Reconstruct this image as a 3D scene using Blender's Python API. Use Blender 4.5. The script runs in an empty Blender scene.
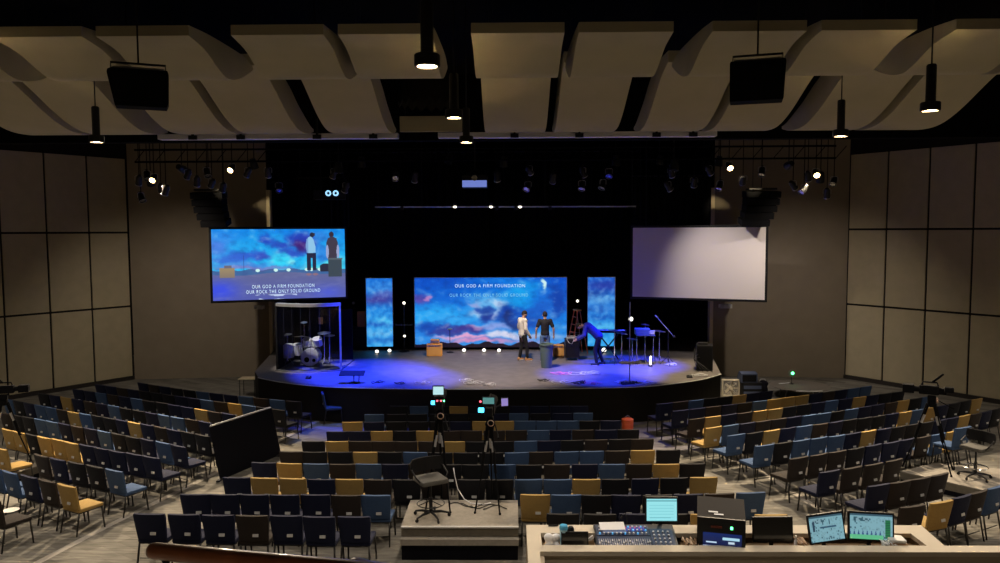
import bpy, bmesh, math, random
from mathutils import Vector, Matrix, noise
PI = math.pi
R = math.radians
S = bpy.context.scene
COL = S.collection

# ------------------------------------------------------------------ camera
cam_data = bpy.data.cameras.new('camera')
cam_data.sensor_width = 36.0
cam_data.lens = 27.0                      # 750 px focal length on a 1000 px frame
cam_data.clip_start = 0.05
cam_data.clip_end = 200
cam = bpy.data.objects.new('camera', cam_data)
COL.objects.link(cam)
CAM = Vector((0.79, 0.0, 5.6))
ROT = (Matrix.Rotation(R(.81), 3, 'Z') @ Matrix.Rotation(PI/2 - R(3.85), 3, 'X') @ Matrix.Rotation(R(-.25), 3, 'Z'))
cam.matrix_world = Matrix.Translation(CAM) @ ROT.to_4x4()
S.camera = cam

# ------------------------------------------------------------------ world, exposure
w = bpy.data.worlds.new('dim_room_air')
S.world = w
w.use_nodes = True
w.node_tree.nodes['Background'].inputs[0].default_value = (.5, .55, .8, 1)
w.node_tree.nodes['Background'].inputs[1].default_value = .004
S.view_settings.view_transform = 'Standard'
S.view_settings.look = 'None'
S.view_settings.gamma = 1
S.view_settings.use_curve_mapping = False
S.view_settings.exposure = 0.0
try:
    S.cycles.use_denoising = True
    S.cycles.max_bounces = 6
    S.cycles.diffuse_bounces = 4
    S.cycles.caustics_reflective = False
    S.cycles.caustics_refractive = False
except Exception:
    pass

PENDANT_W = 380.0        # each house pendant
PENDANT_COL = (1.0, .86, .70)
STAGE_BLUE_W = 11500.0
STAGE_WHITE_W = 3000.0
FRONT_W = 4300.0          # the four lit lamps of the rig that face the seats

# ------------------------------------------------------------------ geometry helpers
def lin(c):
    return tuple(((v/255)/12.92 if v/255 <= .04045 else (((v/255)+.055)/1.055)**2.4) for v in c)

def floor_z(y):
    """the audience floor rises gently towards the back of the room"""
    return .045*max(0.0, 19.5 - y)

def at(x, y, Y):
    """the point at depth Y seen at pixel (x, y)"""
    d = ROT @ Vector(((x-500)/750, -(y-281.5)/750, -1.0))
    return CAM + d*(Y/d.y)

def on_plane(x, y, h=0.0, z=None):
    """the point of the floor (plus h), or of the level z, seen at pixel (x, y)"""
    d = ROT @ Vector(((x-500)/750, -(y-281.5)/750, -1.0))
    Y = 15.0
    for _ in range(60):
        zz = floor_z(Y)+h if z is None else z
        t = (zz-CAM.z)/d.z
        Y = .5*Y + .5*t*d.y
    p = CAM + d*t
    return p

class MB:
    def __init__(s):
        s.bm = bmesh.new(); s.M = Matrix.Identity(4)
    def _v(s, p): return s.bm.verts.new(s.M @ Vector(p))
    def face(s, vs, mi=0):
        try:
            f = s.bm.faces.new(vs); f.material_index = mi; return f
        except ValueError: return None
    def box(s, c, d, rot=None, mi=0, bev=0.0):
        m = Matrix.Translation(Vector(c))
        if rot: m = m @ (Matrix.Rotation(rot[2], 4, 'Z') @ Matrix.Rotation(rot[1], 4, 'Y') @ Matrix.Rotation(rot[0], 4, 'X'))
        hx, hy, hz = d[0]/2, d[1]/2, d[2]/2
        if bev <= 0:
            vs = [s._v(m @ Vector((x*hx, y*hy, z*hz))) for x in (-1, 1) for y in (-1, 1) for z in (-1, 1)]
            for q in ((0,1,3,2),(4,6,7,5),(0,4,5,1),(2,3,7,6),(0,2,6,4),(1,5,7,3)): s.face([vs[i] for i in q], mi)
        else:
            t = bmesh.new(); bmesh.ops.create_cube(t, size=1.0)
            bmesh.ops.scale(t, vec=Vector(d), verts=t.verts)
            bmesh.ops.bevel(t, geom=t.edges[:], offset=bev, segments=2, affect='EDGES', profile=.6)
            mp = {v: s._v(m @ v.co) for v in t.verts}
            for f in t.faces: s.face([mp[v] for v in f.verts], mi)
            t.free()
        return s
    def cyl(s, p0, p1, r0, r1=None, n=12, mi=0, cap=True):
        r1 = r0 if r1 is None else r1
        return s.tube([p0, p1], [r0, r1], n, mi, cap)
    def tube(s, pts, r, n=8, mi=0, cap=True):
        pts = [Vector(p) for p in pts]
        rs = r if isinstance(r, (list, tuple)) else [r]*len(pts)
        rings = []; up = None
        for i, p in enumerate(pts):
            a = pts[max(0, i-1)]; b = pts[min(len(pts)-1, i+1)]
            t = (b-a)
            if t.length < 1e-7: t = Vector((0, 0, 1))
            t.normalize()
            if up is None: up = Vector((0, 0, 1)) if abs(t.z) < .9 else Vector((1, 0, 0))
            x = t.cross(up)
            if x.length < 1e-5: x = t.cross(Vector((1, 0, 0)) if abs(t.x) < .9 else Vector((0, 1, 0)))
            x.normalize(); y = x.cross(t); up = y
            rings.append([s._v(p + (x*math.cos(2*PI*k/n) + y*math.sin(2*PI*k/n))*rs[i]) for k in range(n)])
        for a, b in zip(rings, rings[1:]):
            for k in range(n): s.face([a[k], a[(k+1) % n], b[(k+1) % n], b[k]], mi)
        if cap:
            s.face(rings[0], mi); s.face(rings[-1][::-1], mi)
        return s
    def lathe(s, prof, c=(0, 0, 0), n=24, mi=0, close=False, M=None):
        c = Vector(c); M = M or Matrix.Identity(4)
        rings = [[s._v(c + (M @ Vector((r*math.cos(2*PI*k/n), r*math.sin(2*PI*k/n), z)))) for k in range(n)] for r, z in prof]
        prs = list(zip(rings, rings[1:]))
        if close: prs.append((rings[-1], rings[0]))
        for a, b in prs:
            for k in range(n): s.face([a[k], a[(k+1) % n], b[(k+1) % n], b[k]], mi)
        if not close:
            if prof[0][0] > 1e-5: s.face(rings[0][::-1], mi)
            if prof[-1][0] > 1e-5: s.face(rings[-1], mi)
        return s
    def prism(s, poly, a, b, axis='z', mi=0):
        """extrude a 2-D outline along an axis from a to b"""
        def P(u, v, t):
            return {'z': (u, v, t), 'x': (t, u, v), 'y': (u, t, v)}[axis]
        A = [s._v(P(u, v, a)) for u, v in poly]; B = [s._v(P(u, v, b)) for u, v in poly]
        n = len(poly)
        s.face(A[::-1], mi); s.face(B, mi)
        for k in range(n): s.face([A[k], A[(k+1) % n], B[(k+1) % n], B[k]], mi)
        return s
    def ball(s, c, r, sc=(1, 1, 1), mi=0, seg=16, rings=10, rot=None):
        c = Vector(c); m = Matrix.Identity(4)
        if rot: m = Matrix.Rotation(rot[2], 4, 'Z') @ Matrix.Rotation(rot[1], 4, 'Y') @ Matrix.Rotation(rot[0], 4, 'X')
        t = bmesh.new(); bmesh.ops.create_uvsphere(t, u_segments=seg, v_segments=rings, radius=r)
        mp = {v: s._v(c + (m @ Vector((v.co.x*sc[0], v.co.y*sc[1], v.co.z*sc[2])))) for v in t.verts}
        for f in t.faces: s.face([mp[v] for v in f.verts], mi)
        t.free(); return s
    def build(s, name, mat, parent=None, smooth=False, loc=None):
        bmesh.ops.recalc_face_normals(s.bm, faces=s.bm.faces[:])
        me = bpy.data.meshes.new(name); s.bm.to_mesh(me); s.bm.free()
        for m in (mat if isinstance(mat, (list, tuple)) else [mat]): me.materials.append(m)
        if smooth:
            for p in me.polygons: p.use_smooth = True
            if smooth != 'all':
                try: me.set_sharp_from_angle(angle=R(40))
                except Exception: pass
        o = bpy.data.objects.new(name, me); COL.objects.link(o)
        if parent: o.parent = parent
        if loc: o.location = loc
        return o

def tag(o, label, cat, group=None, kind=None):
    o['label'] = label; o['category'] = cat
    if group: o['group'] = group
    if kind: o['kind'] = kind
    return o

def thing(name, label, cat, loc=(0, 0, 0), rz=0.0, group=None):
    o = bpy.data.objects.new(name, None); COL.objects.link(o)
    o.empty_display_size = .1
    o.location = loc; o.rotation_euler = (0, 0, rz)
    return tag(o, label, cat, group)

def struct(o):
    o['kind'] = 'structure'; return o

def copy_tree(o, parent=None):
    c = o.copy(); COL.objects.link(c)
    if parent: c.parent = parent
    for ch in o.children: copy_tree(ch, c)
    return c

# ------------------------------------------------------------------ materials
MATS = {}
def mat(name, col, rough=.6, metal=0.0, noise_amt=0.0, noise_scale=8.0, bump=0.0, bump_scale=60.0, spec=.5, emit=None, estr=1.0, alpha=None, trans=0.0, coat=0.0):
    m = bpy.data.materials.new(name); m.use_nodes = True
    nt = m.node_tree; b = nt.nodes['Principled BSDF']
    c = (*col, 1)
    b.inputs['Base Color'].default_value = c
    b.inputs['Roughness'].default_value = rough
    b.inputs['Metallic'].default_value = metal
    b.inputs['Specular IOR Level'].default_value = spec
    if trans: b.inputs['Transmission Weight'].default_value = trans
    if coat: b.inputs['Coat Weight'].default_value = coat
    if alpha is not None: b.inputs['Alpha'].default_value = alpha
    if emit:
        b.inputs['Emission Color'].default_value = (*emit, 1); b.inputs['Emission Strength'].default_value = estr
    tc = None
    if noise_amt or bump:
        tc = nt.nodes.new('ShaderNodeTexCoord')
    if noise_amt:
        n = nt.nodes.new('ShaderNodeTexNoise'); n.inputs['Scale'].default_value = noise_scale; n.inputs['Detail'].default_value = 4
        nt.links.new(tc.outputs['Object'], n.inputs['Vector'])
        r = nt.nodes.new('ShaderNodeValToRGB')
        r.color_ramp.elements[0].position = .3; r.color_ramp.elements[1].position = .7
        r.color_ramp.elements[0].color = (*[v*(1-noise_amt) for v in col], 1)
        r.color_ramp.elements[1].color = (*[min(1, v*(1+noise_amt)) for v in col], 1)
        nt.links.new(n.outputs['Fac'], r.inputs['Fac']); nt.links.new(r.outputs['Color'], b.inputs['Base Color'])
    if bump:
        n = nt.nodes.new('ShaderNodeTexNoise'); n.inputs['Scale'].default_value = bump_scale; n.inputs['Detail'].default_value = 3
        nt.links.new(tc.outputs['Object'], n.inputs['Vector'])
        bp = nt.nodes.new('ShaderNodeBump'); bp.inputs['Strength'].default_value = bump; bp.inputs['Distance'].default_value = .01
        nt.links.new(n.outputs['Fac'], bp.inputs['Height']); nt.links.new(bp.outputs['Normal'], b.inputs['Normal'])
    MATS[name] = m
    return m

mat('black', (.006, .006, .007), .9, spec=.1)
mat('black_paint', (.004, .004, .005), .95, spec=.05)
mat('black_metal', (.012, .012, .014), .5, metal=.0, spec=.3)
mat('black_plastic', (.010, .010, .012), .5, spec=.25)
mat('grille', (.008, .008, .009), .9, spec=.08, bump=.6, bump_scale=300)
mat('dark_cloth', (.008, .008, .012), .95, spec=.1, bump=.4)
mat('curtain', (.006, .006, .009), .95, spec=.15, bump=.3, bump_scale=20)
mat('panel_fabric', (.50, .43, .29), .95, noise_amt=.05, noise_scale=3, bump=.3, bump_scale=150, spec=.1)
mat('panel_gap', (.02, .018, .016), .9, spec=.1)
mat('stage_wall', (.30, .25, .19), .9, noise_amt=.05, noise_scale=2, spec=.1, bump=.2)
mat('trim_cream', (.75, .63, .42), .6)
mat('baseboard', (.03, .024, .02), .6)
mat('cloud_panel', (.47, .43, .31), .95, noise_amt=.04, noise_scale=2, bump=.2, bump_scale=120, spec=.1)
mat('pale_beam', (.75, .75, .85), .5)
mat('stage_floor', (.19, .17, .165), .55, noise_amt=.15, noise_scale=3)
mat('stage_front', (.016, .014, .013), .8, noise_amt=.1, noise_scale=1.2, spec=.15)
mat('stage_edge', (.75, .74, .74), .35)
mat('frame_bronze', (.018, .016, .014), .4, spec=.4)
mat('white_tag', (.5, .5, .5), .6)
mat('desk_top', (.56, .50, .41), .85, spec=.2, noise_amt=.03, noise_scale=3)
mat('desk_face', (.42, .35, .26), .6, noise_amt=.04, noise_scale=3)
mat('work_surface', (.32, .22, .13), .5, noise_amt=.25, noise_scale=12)
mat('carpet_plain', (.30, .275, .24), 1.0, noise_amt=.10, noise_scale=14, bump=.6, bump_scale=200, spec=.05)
mat('carpet_shaded', (.17, .155, .13), 1.0, noise_amt=.10, noise_scale=14, bump=.6, bump_scale=200, spec=.05)  # platform sides: the same carpet with their shade put into the colour
mat('rail_wood', (.50, .20, .12), .3, noise_amt=.4, noise_scale=5, coat=.5)
mat('chrome', (.75, .75, .78), .2, metal=1.0)
mat('silver_drum', (.7, .7, .7), .35, metal=.2)
mat('hood_grey', (.035, .032, .032), .85, spec=.15)
mat('drum_skin', (.75, .73, .68), .5)
mat('brass', (.6, .45, .2), .3, metal=1.0)
mat('white_plastic', (.7, .7, .7), .5)
mat('tan_amp', (.95, .45, .10), .6)
mat('tan_grille', (.80, .42, .12), .8, bump=.4)
mat('orange_plastic', (.95, .17, .06), .35)
mat('ladder_orange', (.70, .14, .04), .5)
mat('wood', (.35, .2, .1), .5, noise_amt=.3, noise_scale=8)
mat('bin_grey', (.13, .2, .19), .6)
mat('skin', (.55, .33, .23), .6)
mat('hair', (.02, .014, .01), .8)
mat('shirt_white', (.75, .72, .62), .9)
mat('shirt_black', (.015, .015, .018), .9)
mat('jacket_blue', (.035, .045, .20), .8)
mat('jeans', (.12, .22, .42), .9)
mat('trousers_black', (.01, .01, .012), .9)
mat('shoe_tan', (.6, .3, .12), .6)
mat('shoe_black', (.02, .02, .02), .5)
mat('sole_white', (.7, .7, .68), .6)
mat('blue_case', (.10, .16, .35), .6)
mat('pink_cord', (.9, .25, .35), .5)
mat('white_cord', (.75, .75, .8), .5)
mat('cord_black', (.01, .01, .01), .5)
mat('paper', (.85, .85, .88), .7)
mat('silver_metal', (.5, .5, .52), .35, metal=.6)
mat('blue_tumbler', (.08, .40, .70), .35)
mat('clear_tumbler', (.35, .6, .75), .2)
mat('console_body', (.03, .035, .05), .45)
mat('console_panel', (.06, .08, .15), .45)
mat('fader', (.6, .6, .65), .5)
mat('led_red', (.5, .02, .02), .5, emit=(1, .1, .15), estr=3)
mat('led_green', (.02, .4, .1), .5, emit=(.1, 1, .3), estr=6)
mat('led_cyan', (.05, .4, .5), .5, emit=(.05, .55, 1), estr=5)
mat('lens_glow', (1, .9, .7), .5, emit=(1.0, .82, .58), estr=22)
mat('lamp_warm', (1, .8, .5), .5, emit=(1.0, .70, .36), estr=22)
mat('lamp_small', (1, .9, .7), .5, emit=(1.0, .88, .66), estr=5)
mat('lamp_white', (1, 1, .9), .5, emit=(1, .95, .8), estr=2.5)
mat('projector_face', (.1, .15, .4), .5, emit=(.16, .22, .62), estr=.9)
mat('projection_white', (.80, .74, .72), .85)
mat('fabric_y', (.38, .25, .085), .9, noise_amt=.06, noise_scale=30, spec=.2, bump=.3, bump_scale=250)
mat('fabric_b', (.05, .092, .19), .9, noise_amt=.06, noise_scale=30, spec=.2, bump=.3, bump_scale=250)
mat('fabric_n', (.009, .012, .038), .9, noise_amt=.06, noise_scale=30, spec=.25, bump=.3, bump_scale=250)
mat('fabric_r', (.030, .023, .020), .9, noise_amt=.06, noise_scale=30, spec=.25, bump=.3, bump_scale=250)
mat('fabric_d', (.011, .011, .014), .9, noise_amt=.06, noise_scale=30, spec=.25, bump=.3, bump_scale=250)

for _c in 'ybnrd':
    _b = MATS['fabric_'+_c].node_tree.nodes['Principled BSDF']
    _b.inputs['Sheen Weight'].default_value = .06; _b.inputs['Sheen Roughness'].default_value = .35

def glass(name, tint=(.8, .85, 1), fac=.88):
    m = bpy.data.materials.new(name); m.use_nodes = True; nt = m.node_tree
    for n in list(nt.nodes): nt.nodes.remove(n)
    o = nt.nodes.new('ShaderNodeOutputMaterial'); mx = nt.nodes.new('ShaderNodeMixShader')
    t = nt.nodes.new('ShaderNodeBsdfTransparent'); g = nt.nodes.new('ShaderNodeBsdfGlossy')
    t.inputs[0].default_value = (*tint, 1); g.inputs['Roughness'].default_value = .05
    fr = nt.nodes.new('ShaderNodeFresnel'); fr.inputs[0].default_value = 1.35
    nt.links.new(fr.outputs[0], mx.inputs[0]); nt.links.new(t.outputs[0], mx.inputs[1]); nt.links.new(g.outputs[0], mx.inputs[2])
    nt.links.new(mx.outputs[0], o.inputs[0]); MATS[name] = m; return m
glass('clear_glass')

def screen_mat(name, strength=1.0):
    """a screen that gives off the picture stored in the mesh's colours"""
    m = bpy.data.materials.new(name); m.use_nodes = True; nt = m.node_tree
    b = nt.nodes['Principled BSDF']; b.inputs['Base Color'].default_value = (.01, .01, .01, 1); b.inputs['Roughness'].default_value = .4
    a = nt.nodes.new('ShaderNodeAttribute'); a.attribute_name = 'picture'
    nt.links.new(a.outputs['Color'], b.inputs['Emission Color']); b.inputs['Emission Strength'].default_value = strength
    MATS[name] = m; return m
screen_mat('screen_picture', 1.0)

def carpet(name):
    """grey-brown carpet planks, each its own tone, laid in slanted bands"""
    m = bpy.data.materials.new(name); m.use_nodes = True; nt = m.node_tree; L = nt.links.new
    b = nt.nodes['Principled BSDF']; b.inputs['Roughness'].default_value = 1; b.inputs['Specular IOR Level'].default_value = .05
    tc = nt.nodes.new('ShaderNodeTexCoord')
    mp = nt.nodes.new('ShaderNodeMapping'); mp.inputs['Rotation'].default_value = (0, 0, R(35))
    L(tc.outputs['Object'], mp.inputs['Vector'])
    br = nt.nodes.new('ShaderNodeTexBrick')
    br.inputs['Scale'].default_value = 1.0; br.inputs['Brick Width'].default_value = 1.0; br.inputs['Row Height'].default_value = .25
    br.inputs['Mortar Size'].default_value = .003; br.offset = .37
    br.inputs['Color1'].default_value = (.165, .155, .135, 1); br.inputs['Color2'].default_value = (.25, .235, .205, 1); br.inputs['Mortar'].default_value = (.2, .18, .15, 1)
    L(mp.outputs['Vector'], br.inputs['Vector'])
    st = nt.nodes.new('ShaderNodeTexNoise'); st.inputs['Scale'].default_value = 2.2; st.inputs['Detail'].default_value = 6
    mp2 = nt.nodes.new('ShaderNodeMapping'); mp2.inputs['Rotation'].default_value = (0, 0, R(35)); mp2.inputs['Scale'].default_value = (.9, 9, 1)
    L(tc.outputs['Object'], mp2.inputs['Vector']); L(mp2.outputs['Vector'], st.inputs['Vector'])
    mx = nt.nodes.new('ShaderNodeMixRGB'); mx.blend_type = 'MULTIPLY'; mx.inputs[0].default_value = .7
    rp = nt.nodes.new('ShaderNodeValToRGB'); rp.color_ramp.elements[0].position = .35; rp.color_ramp.elements[1].position = .62
    rp.color_ramp.elements[0].color = (.55, .55, .55, 1); rp.color_ramp.elements[1].color = (1.2, 1.2, 1.2, 1)
    L(st.outputs['Fac'], rp.inputs['Fac']); L(br.outputs['Color'], mx.inputs[1]); L(rp.outputs['Color'], mx.inputs[2])
    L(mx.outputs[0], b.inputs['Base Color'])
    nz = nt.nodes.new('ShaderNodeTexNoise'); nz.inputs['Scale'].default_value = 150; L(tc.outputs['Object'], nz.inputs['Vector'])
    bp = nt.nodes.new('ShaderNodeBump'); bp.inputs['Strength'].default_value = .5; bp.inputs['Distance'].default_value = .01
    L(nz.outputs['Fac'], bp.inputs['Height']); L(bp.outputs['Normal'], b.inputs['Normal'])
    MATS[name] = m; return m
carpet('carpet_planks')
M = MATS

# every chair: block and row from the stage -> (x, y, turn in degrees, cloth), left to right
CHAIRS = {
 ('l',1): [(-10.61,23.28,-31,'n'),(-10.14,23,-30,'r'),(-9.67,22.74,-29,'n'),(-9.19,22.48,-28,'d'),(-8.7,22.23,-27,'d'),(-8.21,21.99,-25,'b'),(-7.72,21.77,-24,'n'),(-7.22,21.55,-23,'n'),(-6.72,21.34,-22,'b'),(-6.21,21.13,-21,'r'),(-5.7,20.94,-20,'b'),(-5.18,20.76,-19,'d')],
 ('l',2): [(-11.82,23.03,-28,'n'),(-11.36,22.79,-27,'n'),(-10.89,22.55,-27,'r'),(-10.43,22.31,-27,'n'),(-9.97,22.07,-27,'d'),(-9.5,21.84,-27,'d'),(-9.04,21.6,-27,'d'),(-8.57,21.37,-26,'n'),(-8.1,21.14,-26,'n'),(-7.64,20.91,-26,'b'),(-7.17,20.68,-26,'r'),(-6.7,20.46,-26,'y'),(-6.23,20.23,-26,'b'),(-5.76,20.01,-25,'d'),(-5.29,19.79,-25,'d')],
 ('l',3): [(-12.11,22.33,-27,'n'),(-11.63,22.09,-27,'n'),(-11.15,21.84,-27,'b'),(-10.67,21.59,-28,'r'),(-10.19,21.34,-28,'n'),(-9.72,21.09,-28,'b'),(-9.24,20.83,-28,'d'),(-8.76,20.58,-28,'d'),(-8.29,20.32,-29,'n'),(-7.82,20.06,-29,'n'),(-7.34,19.8,-29,'y'),(-6.87,19.53,-29,'r'),(-6.4,19.27,-30,'n')],
 ('l',4): [(-12.81,21.76,-27,'d'),(-12.32,21.51,-27,'n'),(-11.83,21.25,-28,'y'),(-11.35,20.99,-28,'n'),(-10.86,20.73,-29,'r'),(-10.38,20.47,-29,'n'),(-9.9,20.2,-29,'b'),(-9.42,19.93,-30,'d'),(-8.95,19.66,-30,'d'),(-8.47,19.38,-30,'n'),(-8,19.1,-31,'b'),(-7.53,18.82,-31,'b'),(-7.06,18.54,-31,'r'),(-6.59,18.25,-32,'n')],
 ('l',5): [(-13.35,21.03,-28,'b'),(-12.89,20.78,-28,'d'),(-12.43,20.53,-28,'n'),(-11.97,20.28,-29,'b'),(-11.51,20.03,-29,'b'),(-11.05,19.78,-29,'r'),(-10.59,19.52,-29,'y'),(-10.14,19.26,-30,'b'),(-9.68,19,-30,'d'),(-9.23,18.74,-30,'d'),(-8.78,18.47,-30,'n'),(-8.32,18.21,-31,'y'),(-7.87,17.94,-31,'n'),(-7.42,17.67,-31,'r'),(-6.97,17.39,-31,'n'),(-6.53,17.12,-32,'d'),(-6.08,16.84,-32,'d')],
 ('l',6): [(-12.31,19.38,-29,'r'),(-11.84,19.11,-29,'d'),(-11.37,18.85,-29,'d'),(-10.89,18.58,-30,'b'),(-10.42,18.31,-30,'b'),(-9.95,18.04,-30,'n'),(-9.48,17.77,-30,'r'),(-9,17.5,-30,'n'),(-8.53,17.23,-30,'b'),(-8.06,16.96,-30,'d'),(-7.59,16.68,-30,'d'),(-7.12,16.41,-30,'n'),(-6.65,16.14,-30,'b'),(-6.18,15.86,-30,'n')],
 ('l',7): [(-10.92,17.42,-30,'y'),(-10.47,17.16,-30,'y'),(-10.01,16.9,-30,'d'),(-9.56,16.64,-29,'y'),(-9.1,16.39,-29,'y'),(-8.64,16.13,-29,'y'),(-8.18,15.88,-28,'n'),(-7.72,15.64,-28,'n'),(-7.26,15.39,-28,'n'),(-6.79,15.15,-27,'n'),(-6.33,14.91,-27,'n')],
 ('l',8): [(-9.85,15.62,-31,'y'),(-8.62,15.04,-29,'r'),(-8.11,14.76,-29,'n'),(-7.59,14.48,-28,'d'),(-7.07,14.22,-27,'d'),(-6.55,13.96,-26,'b')],
 ('l',9): [(-8.95,14.11,-30,'b'),(-8.43,13.82,-29,'b'),(-7.91,13.53,-29,'n'),(-7.4,13.25,-28,'r'),(-6.87,12.97,-28,'y')],
 ('l',10): [(-7.67,12.2,-25,'r')],
 ('c',1): [(-2.23,20.18,0,'d'),(-1.69,20.18,0,'b'),(-1.15,20.18,0,'d'),(-0.62,20.17,0,'y'),(-0.08,20.17,0,'d'),(0.48,20.17,0,'d'),(1.02,20.17,0,'n'),(1.56,20.16,0,'n'),(2.09,20.16,0,'n'),(2.62,20.16,0,'n')],
 ('c',2): [(-2.73,19.2,2,'b'),(-2.17,19.22,2,'d'),(-1.62,19.24,2,'d'),(-1.08,19.25,2,'d'),(-0.56,19.27,2,'d'),(-0.04,19.28,2,'d'),(0.46,19.29,2,'n'),(0.98,19.31,2,'b'),(1.54,19.33,2,'d'),(2.11,19.34,2,'n'),(2.65,19.36,1,'b')],
 ('c',3): [(-3.1,18.28,1,'y'),(-2.57,18.29,1,'n'),(-2.03,18.31,1,'d'),(-1.49,18.32,1,'d'),(-0.97,18.33,1,'d'),(-0.45,18.34,1,'n'),(0.08,18.35,1,'y'),(0.61,18.36,1,'y'),(1.14,18.38,1,'b'),(1.65,18.39,1,'b'),(2.18,18.4,1,'b'),(2.71,18.41,1,'d'),(3.23,18.42,1,'n')],
 ('c',4): [(-3.23,17.23,2,'n'),(-2.73,17.25,2,'n'),(-2.21,17.26,2,'y'),(-1.68,17.28,2,'d'),(-1.16,17.29,2,'y'),(-0.65,17.3,2,'r'),(-0.13,17.32,2,'r'),(0.39,17.33,2,'r'),(0.9,17.34,2,'r'),(1.41,17.36,2,'b'),(1.92,17.37,2,'n'),(2.44,17.38,2,'r'),(2.97,17.4,2,'n'),(3.5,17.41,1,'d')],
 ('c',5): [(-3.52,16.29,-1,'d'),(-3.01,16.28,-1,'y'),(-2.51,16.28,-1,'r'),(-2,16.27,-1,'r'),(-1.49,16.27,-1,'r'),(-0.98,16.26,-1,'r'),(-0.46,16.25,-1,'y'),(0.06,16.25,-1,'d'),(0.57,16.25,2,'d'),(1.08,16.28,5,'b'),(1.59,16.33,5,'n'),(2.1,16.37,5,'d'),(2.63,16.41,5,'r'),(3.15,16.45,5,'d'),(3.66,16.49,4,'r')],
 ('c',6): [(-3.73,15.37,-1,'r'),(-3.24,15.36,-1,'d'),(-2.73,15.35,-1,'d'),(-2.21,15.34,-1,'y'),(-1.69,15.33,-1,'d'),(-1.17,15.32,-1,'b'),(-0.65,15.31,-1,'d'),(-0.14,15.3,-1,'d'),(0.38,15.29,0,'d'),(0.88,15.31,4,'b'),(1.39,15.34,4,'r'),(1.91,15.37,4,'b'),(2.43,15.41,4,'b'),(2.96,15.44,4,'r'),(3.49,15.48,4,'y'),(4.02,15.51,4,'d')],
 ('c',7): [(-4,14.52,-6,'n'),(-3.48,14.46,-6,'y'),(-2.98,14.43,-1,'b'),(-2.47,14.42,-1,'r'),(-1.95,14.41,-1,'b'),(-1.44,14.4,-1,'n'),(-0.93,14.39,-1,'r'),(-0.41,14.38,-1,'d'),(0.1,14.37,-1,'d'),(0.61,14.37,0,'b'),(1.13,14.37,1,'d'),(1.66,14.38,1,'r'),(2.19,14.39,1,'n'),(2.72,14.4,1,'b'),(3.24,14.41,1,'r'),(3.75,14.42,1,'y'),(4.26,14.43,1,'d')],
 ('c',8): [(-4.18,13.49,-3,'n'),(-3.65,13.46,-4,'y'),(-3.12,13.43,-4,'y'),(-2.61,13.4,-3,'n'),(-2.11,13.38,-1,'y'),(-1.59,13.38,-1,'r'),(-1.08,13.37,-1,'d'),(-0.57,13.37,-1,'r'),(0.08,13.36,-1,'d'),(0.58,13.36,1,'d'),(1.09,13.37,2,'b'),(1.61,13.39,2,'b'),(2.13,13.4,2,'y'),(2.65,13.42,2,'d'),(3.17,13.44,5,'n'),(3.7,13.49,5,'d'),(4.24,13.53,4,'y')],
 ('c',9): [(-4.52,12.52,-1,'n'),(-4.02,12.51,-1,'n'),(-3.51,12.5,-1,'n'),(-3,12.49,-1,'n'),(-2.48,12.48,-1,'n'),(-1.97,12.47,-1,'r'),(-1.46,12.46,-1,'b'),(1.19,12.5,-1,'y'),(1.7,12.49,-1,'b'),(2.21,12.48,-1,'d'),(2.71,12.47,-1,'n'),(3.2,12.48,5,'d'),(3.72,12.52,5,'n'),(4.25,12.57,5,'r'),(4.78,12.61,4,'b')],
 ('c',10): [(-4.8,11.52,-2,'n'),(-4.26,11.5,-2,'n'),(-3.72,11.48,-2,'n'),(-3.19,11.46,-2,'r'),(-2.66,11.44,-2,'n'),(-2.13,11.41,-2,'n'),(-1.61,11.39,-2,'n'),(1.59,11.55,-1,'d'),(2.16,11.54,-1,'d'),(2.71,11.54,-1,'n'),(3.25,11.53,-1,'d'),(3.79,11.53,-1,'y'),(4.75,11.51,2,'y')],
 ('r',1): [(4.88,20.47,21,'n'),(5.35,20.66,22,'r'),(5.82,20.85,23,'b'),(6.29,21.06,24,'d'),(6.75,21.27,25,'d'),(7.21,21.48,26,'y'),(7.66,21.71,27,'n'),(8.12,21.94,28,'n')],
 ('r',2): [(5.13,19.65,23,'n'),(5.62,19.86,24,'n'),(6.1,20.07,24,'r'),(6.58,20.29,24,'n'),(7.06,20.5,25,'d'),(7.54,20.73,25,'b'),(8.02,20.95,25,'y'),(8.49,21.18,26,'y'),(8.97,21.41,26,'y'),(9.44,21.65,27,'n'),(9.91,21.89,27,'r'),(10.38,22.13,27,'n'),(10.85,22.37,28,'b'),(11.32,22.62,28,'b')],
 ('r',3): [(5.29,18.64,27,'r'),(5.76,18.88,27,'y'),(6.23,19.12,27,'n'),(6.7,19.36,27,'r'),(7.17,19.59,26,'y'),(7.64,19.82,26,'y'),(8.11,20.06,26,'d'),(8.59,20.29,26,'d'),(9.06,20.52,26,'n'),(9.53,20.75,26,'b'),(10.01,20.97,26,'n'),(10.48,21.2,25,'y'),(10.96,21.43,25,'n'),(11.44,21.65,25,'d'),(11.91,21.87,25,'d')],
 ('r',4): [(5.43,17.64,27,'y'),(5.9,17.87,27,'b'),(6.37,18.11,27,'n'),(6.83,18.35,27,'r'),(7.3,18.59,27,'r'),(7.76,18.83,27,'n'),(8.23,19.06,27,'b'),(8.69,19.3,27,'b'),(9.16,19.55,27,'d'),(9.62,19.79,27,'b'),(10.09,20.03,28,'n'),(10.55,20.27,28,'n'),(11.02,20.51,28,'r'),(11.48,20.76,28,'y'),(11.94,21,28,'d'),(12.4,21.24,28,'b')],
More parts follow.
